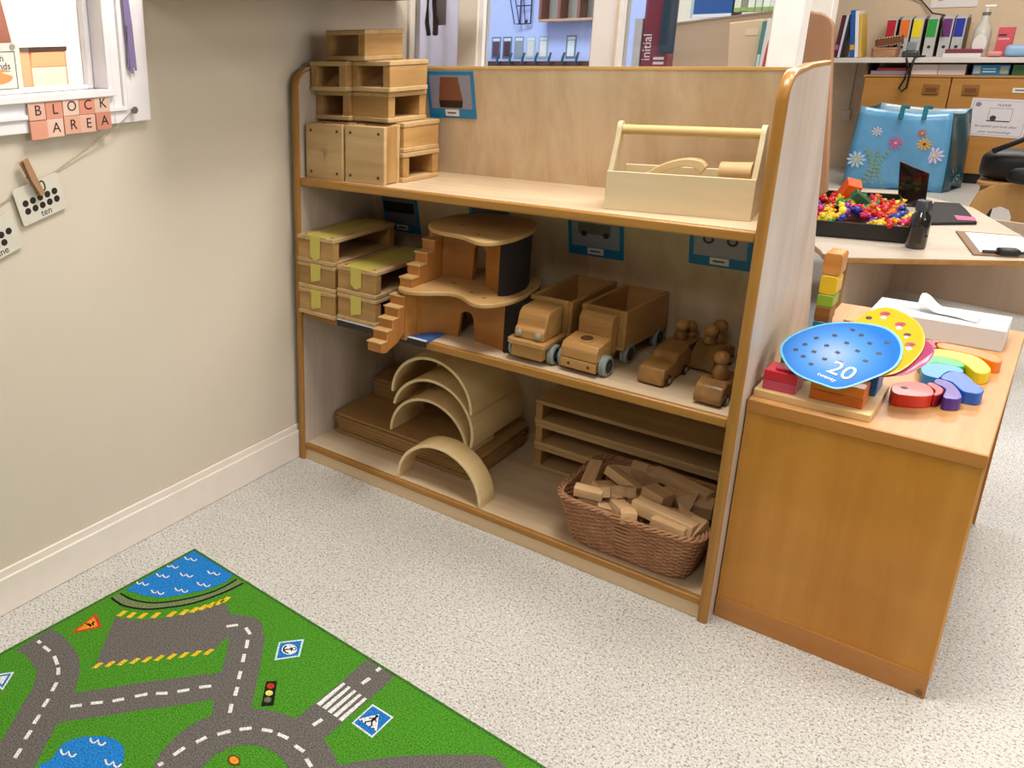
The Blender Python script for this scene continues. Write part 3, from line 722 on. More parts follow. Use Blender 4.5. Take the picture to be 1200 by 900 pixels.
# equalise arc length
raw = [bout(2*PI*i/720, 0.5) for i in range(721)]; cum = [0]
for p, q in zip(raw, raw[1:]): cum.append(cum[-1]+math.hypot(q[0]-p[0], q[1]-p[1]))
def ang_at(f):
    d = f % 1.0*cum[-1]; lo, hi = 0, 720
    while hi-lo > 1:
        m = (lo+hi)//2
        if cum[m] <= d: lo = m
        else: hi = m
    return 2*PI*(lo+(d-cum[lo])/(cum[lo+1]-cum[lo]))/720
st = B()
for k in range(NS):
    a = ang_at(k/NS)
    st.tube([(*bout(a, t), 0.004+t*HBK) for t in (0, 0.5, 1.0)], 0.0024, 5)
tag(st.out('stakes', WICK, bk, smooth=0.8), kind='stuff')
wv = B(); rows = 21
for r in range(rows):
    t = (r+0.5)/rows; pts = []
    for k in range(NS*3):
        a = ang_at(k/(NS*3)); ph = PI*(k/3)+(PI if r % 2 else 0)
        x, y = bout(a, t, 0.0030*math.cos(ph))
        pts.append((x, y, 0.006+t*(HBK-0.004)))
    wv.tube(pts, 0.0031, 5, True)
tag(wv.out('weave', WICK, bk, smooth=0.9), kind='stuff')
B().slab([bout(ang_at(k/60), 0.0, -0.002) for k in range(60)], 0.001, 0.006).out('base', WICK, bk)
rm = B()
for s_ in range(3):
    pts = []
    for k in range(180):
        a = ang_at(k/180); ph = 2*PI*(k/180*24+s_/3)
        x, y = bout(a, 1.03, 0.0050*math.cos(ph)); pts.append((x, y, HBK+0.006+0.0042*math.sin(ph)))
    rm.tube(pts, 0.0034, 5, True)
tag(rm.out('braided_rim', WICK, bk, smooth=0.9), kind='stuff')
def unitblock(kind, label, x, y, z, yaw, L, Wd=0.030, H=0.024, tilt=0.0, roll=0.0):
    b = B(); L *= 1.10; Wd *= 1.22; H *= 1.15
    if kind == 'arch':
        pts = [(-L/2, 0), (-L/4, 0)]+[(L/4*-math.cos(PI*i/10), L/4*math.sin(PI*i/10)) for i in range(1, 10)]+[(L/4, 0), (L/2, 0), (L/2, L*0.42), (-L/2, L*0.42)]
        b.slab(pts, -H/2, H/2)
    elif kind == 'tri': b.slab([(-L/2, -Wd/2), (L/2, -Wd/2), (-L/2, Wd/2+0.012)], -H/2, H/2)
    else: b.box(-L/2, L/2, -Wd/2, Wd/2, -H/2, H/2)
    o = b.out('wooden_block', UNITB('X'), bevel=0.0012)
    o.location = (x, y, z+(0.004 if z > 0.15 else 0)); o.rotation_euler = Euler((roll, tilt, math.radians(yaw)), 'XYZ')
    return tag(o, label, 'block')
UB = [('plank', 'little dark plank leaning against the left end of the basket', 0.860, 0.150, 0.172, -79, 0.10, 0.028, 0.026, 0.25, 0.2),
 ('plank', 'bright little plank lying across the front left corner of the basket', 0.902, 0.033, 0.199, 12, 0.058, 0.022, 0.020, 0.0, 0.1),
 ('plank', 'little plank on top of the pile at the back left, sloping right', 0.944, 0.142, 0.198, -24, 0.088, 0.032, 0.020, 0.12, -0.35),
 ('slab', 'wide little slab under the sloping plank at the left', 0.932, 0.098, 0.180, -20, 0.070, 0.052, 0.020, 0.1, -0.25),
 ('cube', 'little block at the back left behind the sloping plank', 0.905, 0.215, 0.176, 35, 0.045, 0.034, 0.030, 0.1, -0.5),
 ('cube', 'upright little block second from left along the back of the basket', 0.942, 0.232, 0.176, 10, 0.034, 0.030, 0.050, 0.1, 0.15),
 ('cube', 'upright little block third from left along the back of the basket', 0.982, 0.236, 0.172, -6, 0.036, 0.030, 0.048, 0.0, 0.2),
 ('arch', 'little arch-shaped block with a half-round cut-out near the front', 0.962, 0.062, 0.207, 38, 0.072, 0.030, 0.022, 0.0, -0.35),
 ('cube', 'little square block right under the arch-shaped block', 0.978, 0.040, 0.180, 48, 0.034, 0.034, 0.026, 0.1, -0.1),
 ('cube', 'bright little cube at the front rim below the arch-shaped block', 1.001, 0.022, 0.181, 30, 0.032, 0.030, 0.024, 0.0, -0.1),
 ('plank', 'long bright plank lying across the front of the basket', 1.072, 0.050, 0.192, -7, 0.128, 0.034, 0.026, 0.05, -0.12),
 ('plank', 'short bright plank at the front rim before the long bright plank', 1.092, 0.020, 0.186, -5, 0.068, 0.018, 0.024, 0.0, 0.0),
 ('cube', 'big little block with dark right side, topmost in the middle', 1.030, 0.115, 0.196, -14, 0.050, 0.042, 0.036, 0.1, -0.15),
 ('plank', 'flat little plank half under the topmost middle block', 1.012, 0.085, 0.178, -24, 0.066, 0.026, 0.020, 0.1, -0.1),
 ('plank', 'long plank lying along the back right rim of the basket', 1.052, 0.215, 0.196, -13, 0.130, 0.026, 0.022, 0.05, 0.1),
 ('plank', 'little plank parallel to and before the long back plank', 1.060, 0.178, 0.182, -10, 0.068, 0.024, 0.018, 0.08, 0.0),
 ('tri', 'little triangular block right of the topmost middle block', 1.086, 0.095, 0.180, 60, 0.050, 0.030, 0.026, 0.1, 0.0),
 ('tri', 'little wedge block near the right end of the basket', 1.118, 0.098, 0.180, 20, 0.052, 0.034, 0.030, -0.1, 0.3),
 ('cube', 'little dark block at the back right corner of the basket', 1.112, 0.190, 0.170, 8, 0.040, 0.034, 0.030, 0.0, 0.3),
 ('cube', 'little block standing in the front right corner of the basket', 1.136, 0.062, 0.176, 75, 0.050, 0.026, 0.034, -0.4, 0.0),
 ('cube', 'little block under the bright plank at the front left corner', 0.900, 0.048, 0.170, 10, 0.040, 0.034, 0.026, 0.0, 0.2),
 ('cube', 'little block low down between the corner plank and the arch block', 0.940, 0.036, 0.166, 30, 0.032, 0.026, 0.026, 0.2, 0.1),
 ('tri', 'little triangle standing behind the wedge at the right', 1.092, 0.150, 0.174, -40, 0.054, 0.036, 0.022, 0.6, 0.2)]
for u in UB: unitblock(*u)
for i in range(16):
    x = 0.895+0.052*(i % 5)+random.uniform(-.006, .006); y = 0.066+0.052*(i//5)+random.uniform(-.006, .006)
    if y > 0.23: continue
    o = unitblock('cube', 'little wooden block in the lower layer of the basket', x, y, 0.140+random.uniform(-.004, .004), random.uniform(-40, 40), 0.046, 0.034, 0.028, random.uniform(-.2, .2), random.uniform(-.2, .2)); o['group'] = 'blocks lower in the basket'
for i in range(12):
    o = unitblock('cube', 'little wooden block at the bottom of the basket', 0.905+0.060*(i % 4), 0.075+0.060*(i//4), 0.085, random.uniform(-20, 20), 0.054, 0.046, 0.046); o['group'] = 'blocks at the bottom of the basket'

# ------------------------------------------------------------------ low cabinet on the right
ZC = 0.524
cb = thing('low_cabinet', 'low orange beech cabinet beside the shelf unit, open towards the right', 'cabinet', (1.2015, 0.05, 0))
W_, D_ = 0.384, 0.83
tp = B().box(0, W_, 0.0, D_, ZC-0.022, ZC).out('top', CABTOP('Y'), cb, bevel=0.002)
B().box(0.0, W_, -0.004, 0.0, ZC-0.026, ZC-0.0005).out('front_rail', wood('cab_rail', '#c08547', '#b07438', 'X', 0.34, 24, 10, (0.3, 0.7), 0), tp, bevel=0.001)
B().box(0.0005, W_-0.004, 0.0, 0.018, 0.052, ZC-0.022).out('side_panel', CAB('Z'), cb)
B().box(0.0005, W_-0.002, -0.003, 0.018, 0.0005, 0.052).out('base_rail', wood('cab_rail', '#b9773a', '#a8672c', 'X', 0.34, 24, 10, (0.3, 0.7), 0), cb)
B().box(0.0005, W_-0.002, D_-0.018, D_, 0.0005, ZC-0.022).out('side_panel', CAB('Z'), cb)
B().box(0.001, 0.014, 0.018, D_-0.018, 0.052, ZC-0.022).out('back_panel', CAB('Z'), cb)
B().box(0.014, W_-0.02, 0.018, D_-0.018, 0.052, 0.070).out('floor_board', CAB('Y'), cb)
B().box(0.014, W_-0.03, 0.018, D_-0.018, 0.28, 0.296).out('inner_shelf', CAB('Y'), cb)
f_ = B().box(W_-0.004, W_, 0.0, 0.020, 0.052, ZC-0.022).out('edge_strip', wood('edge_strip', '#d9a468', '#c98f52', 'Z', 0.34, 24, 10, (0.3, 0.7), 0), cb)
B().cyl((W_-0.012, -0.0032, 0.012), (W_-0.012, -0.006, 0.012), 0.006, n=10).out('foot_stud', plain('#7a5a30', 0.4), cb)

# sorting board with stacked coloured blocks
sb = thing('sorting_board', 'pale wooden peg board holding coloured blocks on the cabinet front', 'toy board', (1.2040, 0.070, ZC))
B().slab(rrect(0.0, 0.202, 0.0, 0.190, 0.004), 0.0002, 0.0150).out('board', wood('sort_board', '#e5c48d', '#d4ae74', 'X', 0.45, 22, 10, (0.3, 0.7), 0), sb, bevel=0.001)
def cblock(label, x0, x1, y0, y1, z0, h, hexc, pts=None):
    b = B()
    if pts: b.slab(pts, z0, z0+h)
    else: b.box(x0, x1, y0, y1, z0, z0+h)
    return tag(b.out('coloured_block', plain(hexc, 0.35, coat=0.05), bevel=0.0015), label, 'block')
zb_ = ZC+0.0153
cblock('pink square block under the red one at the board corner', 1.2150, 1.2750, 0.085, 0.145, zb_, 0.0205, '#c94a68')
cblock('crimson square block on top of the pink one at the board corner', 1.2145, 1.2745, 0.0845, 0.1445, zb_+0.0208, 0.0205, '#d4263f')
cblock('thin crimson piece lying on the crimson square block', 1.232, 1.270, 0.094, 0.130, zb_+0.0415, 0.005, '#d92c46')
cblock('orange rectangular block lowest, front right on the peg board', 1.2980, 1.3880, 0.090, 0.140, zb_, 0.0205, '#d0651a')
cblock('orange rectangular block on top of its twin under the number card', 1.2975, 1.3875, 0.0895, 0.1395, zb_+0.0208, 0.0205, '#dd7a22')
cblock('blue block on the peg board behind the orange ones, under the card', 1.3200, 1.3950, 0.175, 0.245, zb_, 0.062, '#2565a8')
cblock('green block hidden at the back left of the peg board', 1.2200, 1.2750, 0.185, 0.240, zb_, 0.062, '#3b8f3f')

# number cards leaning on the blocks
TH = 0.5
def ncard(label, pts, z0, hexc, decorate, edge=None):
    P = smoothpts(pts, 5)
    t = thing('number_card', label, 'number card', (1.34, 0.06, z0), rot=(TH, 0, 0))
    B().slab(P, 0.0, 0.0016).out('card', plain(edge or hexc, 0.25), t)
    cx = sum(p[0] for p in P)/len(P); cy = sum(p[1] for p in P)/len(P)
    Q = [(cx+(x-cx)*0.955, cy+(y-cy)*0.955) for x, y in P]
    f = B().slab(Q, 0.0016, 0.0019).out('printed_face', plain(hexc, 0.6, spec=0.2), t)
    decorate(t, f, cx, cy)
    return t
def face_blue():
    m = bpy.data.materials.new('printed_blue_fade'); m.use_nodes = True
    nt = m.node_tree; N = nt.nodes; b = N['Principled BSDF']; b.inputs['Roughness'].default_value = 0.6; b.inputs['Specular IOR Level'].default_value = 0.2
    tc = N.new('ShaderNodeTexCoord'); vm = N.new('ShaderNodeVectorMath'); vm.operation = 'DISTANCE'; vm.inputs[1].default_value = (-0.02, 0.075, 0.0018)
    mr = N.new('ShaderNodeMapRange'); mr.inputs['From Min'].default_value = 0.0; mr.inputs['From Max'].default_value = 0.095
    cr = N.new('ShaderNodeValToRGB'); cr.color_ramp.elements[0].color = lin('#9fb4ec'); cr.color_ramp.elements[1].color = lin('#136cc2')
    cr.color_ramp.elements.new(0.5).color = lin('#4f90e0')
    nt.links.new(tc.outputs['Object'], vm.inputs[0]); nt.links.new(vm.outputs['Value'], mr.inputs['Value'])
    nt.links.new(mr.outputs[0], cr.inputs[0]); nt.links.new(cr.outputs[0], b.inputs['Base Color'])
    return m
def bug(b, x, y, a, s=1.0):
    e = [(0.0055*s*math.cos(2*PI*i/10), 0.0036*s*math.sin(2*PI*i/10)) for i in range(10)]
    R = Matrix.Translation((x, y, 0.0020)) @ Matrix.Rotation(a, 4, 'Z')
    b.poly([R @ Vector((p, q, 0)) for p, q in e])
    for k in (-1, 0, 1):
        b.poly([R @ Vector(v) for v in ((0.001*k*3-.0005, -0.0058*s, 0), (0.003*k+.0005, -0.0058*s, 0), (0.003*k+.0005, 0.0058*s, 0), (0.003*k-.0005, 0.0058*s, 0))])
def deco_blue(t, f, cx, cy):
    f.data.materials[0] = face_blue()
    b = B()
    for x, y in ((-0.083, 0.066), (-0.066, 0.052), (-0.048, 0.036), (-0.072, 0.085), (-0.052, 0.070), (-0.030, 0.056), (-0.058, 0.108), (-0.036, 0.093), (-0.014, 0.080), (-0.004, 0.056), (0.018, 0.046), (-0.030, 0.124), (-0.006, 0.110), (0.016, 0.094), (0.034, 0.072), (0.012, 0.138), (0.030, 0.120), (0.050, 0.098), (0.056, 0.130), (-0.005, 0.148)):
        if y > 0.052 or x < -0.03: bug(b, x, y, random.uniform(-0.6, 0.6), 0.85)
    b.out('printed_ants', plain('#16182a', 0.4), t)
    Mx = Matrix.Translation((0.0045, 0.034, 0.0020)) @ Matrix.Rotation(-0.27, 4, 'Z')
    txt('printed_number_shadow', '20', 0.0540, Matrix.Translation((0.0010, -0.0012, 0.0001)) @ Mx @ Matrix.Diagonal((0.86, 0.95, 1, 1)), plain('#1d2f66', 0.4), t, 0.0001)
    n = txt('printed_number', '20', 0.0530, Matrix.Translation((0, 0, 0.0003)) @ Mx @ Matrix.Diagonal((0.86, 0.95, 1, 1)), plain('#f4f6fb', 0.3), t, 0.0001)
    Mx = Matrix.Translation((-0.0150, 0.0110, 0.0021)) @ Matrix.Rotation(-0.27, 4, 'Z')
    txt('printed_word', 'twenty', 0.0120, Mx, plain('#e8eefb', 0.3), t, 0.0001)
def ladybird(t, x, y, s=1.0, c='#c0392b'):
    b = B(); R = Matrix.Translation((x, y, 0.0020)) @ Matrix.Rotation(0.4, 4, 'Z')
    b.poly([R @ Vector((0.0105*s*math.cos(2*PI*i/16), 0.0085*s*math.sin(2*PI*i/16)+0.003*s, 0)) for i in range(16)])
    b.out('printed_red_spot', plain(c, 0.3), t)
    b = B(); R = Matrix.Translation((x-0.001, y-0.009*s, 0.0021))
    b.poly([R @ Vector((0.006*s*math.cos(2*PI*i/10), 0.006*s*math.sin(2*PI*i/10), 0)) for i in range(10)])
    b.out('printed_pale_spot', plain('#e7cfc0', 0.3), t)
    b = B()
    for dx, dy in ((-0.004, 0.005), (0.004, 0.006), (0.0, 0.001)): bug(b, x+dx*s, y+dy*s, 0.3, 0.35*s)
    b.out('printed_dots', plain('#2a1512', 0.4), t)
def deco_yellow(t, f, cx, cy):
    for x, y in ((0.036, 0.212), (0.066, 0.190), (0.092, 0.140), (0.082, 0.166)): ladybird(t, x, y, 0.85 if (x, y) != (0.082, 0.166) else 0.6, '#b5402e' if (x, y) != (0.082, 0.166) else '#4a2a26')
    b = B(); bug(b, 0.012, 0.196, 0.4, 1.1); bug(b, 0.064, 0.108, 0.2, 0.8); b.out('printed_ant', plain('#1c1410', 0.4), t)
ncard('blue number card with ants and white 20 on top of the blocks', [(-0.108, 0.054), (-0.104, 0.0985), (-0.063, 0.147), (-0.009, 0.1706), (0.048, 0.170), (0.081, 0.132), (0.083, 0.074), (0.047, 0.0225), (0.0133, -0.0098), (-0.0147, -0.0106), (-0.07, 0.0055)], 0.590, '#4a96e0', deco_blue, '#5fb4d6')
ncard('yellow number card with red toadstool pictures behind the blue one', [(-0.030, 0.150), (-0.0103, 0.1788), (0.0098, 0.218), (0.042, 0.235), (0.0894, 0.2085), (0.1109, 0.1616), (0.1086, 0.1137), (0.0857, 0.0644), (0.045, 0.045), (0.0, 0.07), (-0.03, 0.11)], 0.585, '#dcaa0e', deco_yellow)
def deco_mag(t, f, cx, cy):
    b = B().slab([(0.094, 0.068), (0.112, 0.094), (0.128, 0.140), (0.124, 0.115)], 0.0019, 0.0021).out('printed_stripe', plain('#e2a9bd', 0.3), t)
ncard('magenta number card mostly covered by the yellow one', [(0.0, 0.11), (0.02, 0.17), (0.075, 0.185), (0.112, 0.170), (0.1293, 0.1473), (0.126, 0.115), (0.110, 0.085), (0.090, 0.066), (0.05, 0.055)], 0.580, '#a83a68', deco_mag)

# rainbow jigsaw animal lying flat on the cabinet
jg = thing('jigsaw_animal', 'rainbow-coloured thick wooden jigsaw animal lying on the cabinet', 'jigsaw', (1.48, 0.36, ZC))
def jp(hexc, pts, nm='jigsaw_piece'):
    B().slab([(x-1.48, y-0.36) for x, y in smoothpts(pts, 3)], 0.0003, 0.0255).out(nm, plain(hexc, 0.3, coat=0.08), jg, bevel=0.0015)
jp('#d8331f', [(1.421, 0.192), (1.450, 0.196), (1.478, 0.222), (1.477, 0.255), (1.460, 0.285), (1.430, 0.275), (1.412, 0.240)])
jp('#a5222a', [(1.480, 0.228), (1.490, 0.240), (1.491, 0.275), (1.470, 0.300), (1.462, 0.286), (1.479, 0.258)])
jp('#4a2f8e', [(1.495, 0.228), (1.512, 0.228), (1.523, 0.246), (1.514, 0.286), (1.496, 0.325), (1.474, 0.330), (1.472, 0.302), (1.493, 0.280)])
jp('#1f5fc0', [(1.528, 0.285), (1.545, 0.290), (1.550, 0.320), (1.532, 0.352), (1.512, 0.395), (1.487, 0.392), (1.478, 0.340), (1.498, 0.328), (1.517, 0.290)])
jp('#2f8ed0', [(1.470, 0.335), (1.476, 0.340), (1.485, 0.394), (1.508, 0.400), (1.500, 0.430), (1.462, 0.432), (1.440, 0.400), (1.448, 0.345)])
jp('#2fa65e', [(1.440, 0.405), (1.460, 0.436), (1.498, 0.434), (1.506, 0.455), (1.486, 0.480), (1.455, 0.482), (1.428, 0.455)])
jp('#e9cb16', [(1.430, 0.462), (1.454, 0.486), (1.486, 0.484), (1.508, 0.458), (1.528, 0.420), (1.545, 0.428), (1.548, 0.465), (1.522, 0.525), (1.480, 0.540), (1.440, 0.525)])
jp('#e8781a', [(1.452, 0.548), (1.482, 0.545), (1.524, 0.530), (1.552, 0.512), (1.562, 0.535), (1.540, 0.570), (1.480, 0.590), (1.445, 0.580)])
jp('#8c2a20', [(1.428, 0.545), (1.448, 0.540), (1.440, 0.578), (1.462, 0.592), (1.440, 0.602), (1.420, 0.585)])
ey = B().cyl((1.432-1.48, 0.235-0.36, 0.0254), (1.432-1.48, 0.235-0.36, 0.0262), 0.006, n=12).out('eye', plain('#2a0d0a', 0.4), jg)

# tissue box
tsb = thing('tissue_box', 'flat white tissue box with a tissue pulled out at the back of the cabinet', 'tissue box', (1.425, 0.745, ZC), rz=-0.01)
B().box(-0.130, 0.130, -0.068, 0.068, 0.0003, 0.050).out('carton', plain('#cfd2d2', 0.35), tsb, bevel=0.0015)
B().slab([(0.085*math.cos(2*PI*i/24), 0.016*math.sin(2*PI*i/24)) for i in range(24)], 0.0500, 0.0503).out('slot', plain('#b9bfbf', 0.5), tsb)
b = B(); n = 14; G = []
for i in range(n+1):
    u = i/n; row = []
    for k in range(9):
        v = k/8-0.5
        x = -0.045+0.120*u; y = v*(0.058-0.020*u)+0.003*math.sin(6*u+3*v)+0.012-0.030*u
        z = 0.0512+0.026*math.exp(-((u-0.06)/0.22)**2)*(1-2.0*v*v)+0.004*abs(math.sin(9*v+5*u))+0.010*(1-4*v*v)*(1-0.6*u)
        row.append(b.bm.verts.new((x, y, z)))
    G.append(row)
for i in range(n):
    for k in range(8): b.bm.faces.new((G[i][k], G[i+1][k], G[i+1][k+1], G[i][k+1]))
ti = b.out('tissue', plain('#f2f0ee', 0.8, var=0.01), tsb, smooth=1.2)
m = ti.modifiers.new('thickness', 'SOLIDIFY'); m.thickness = 0.001

# tower of wavy coloured pieces behind, and flat pieces by the cards
cols = [('teal', '#1f6a86', 0.0300), ('brown', '#8a5a2a', 0.0380), ('green', '#84a52c', 0.0300), ('yellow', '#d9b41f', 0.0480), ('orange wood', '#c98a45', 0.0560)]
z = ZC+0.0003
for i, (nm, hx, h) in enumerate(cols):
    b = B(); w2 = 0.015+0.001*i
    b.xz(rrect(-w2, w2, 0.0, h-0.0004, 0.008 if i in (3, 4) else 0.004), -0.030, 0.030)
    o = tag(b.out('stacking_piece', plain(hx, 0.3, coat=0.08) if i not in (1, 4) else wood('stack_'+nm[:5], '#c98c48' if i == 4 else '#8a5c2c', '#b2722e' if i == 4 else '#6f4520', 'X', 0.35, 30, 8, (0.3, 0.7), 0), bevel=0.002, loc=(1.2130+0.0010*i, 0.600, z)), '%s piece of the toy tower behind the shelf unit, %s' % (nm, ['at the bottom', 'second from the bottom', 'in the middle', 'second from the top', 'on top'][i]), 'toy block')
    z += h
o = tag(B().slab(smoothpts([(1.24, 0.50), (1.30, 0.48), (1.33, 0.53), (1.29, 0.58), (1.245, 0.57)], 4), ZC+0.0003, ZC+0.020).out('flat_toy_piece', plain('#3b8a34', 0.35), bevel=0.002), 'green flat wooden piece lying behind the number cards', 'toy block')
o = tag(B().slab(smoothpts([(1.265, 0.59), (1.32, 0.585), (1.325, 0.64), (1.27, 0.66)], 4), ZC+0.0003, ZC+0.022).out('flat_toy_piece', plain('#d8552a', 0.35), bevel=0.002), 'orange-red flat wooden piece lying behind the number cards', 'toy block')
o = tag(B().slab(rrect(1.245, 1.285, 0.665, 0.73, 0.006), ZC+0.0003, ZC+0.018).out('flat_toy_piece', plain('#d89a58', 0.4), bevel=0.002), 'pale wood flat piece beside the tissue box', 'toy block')
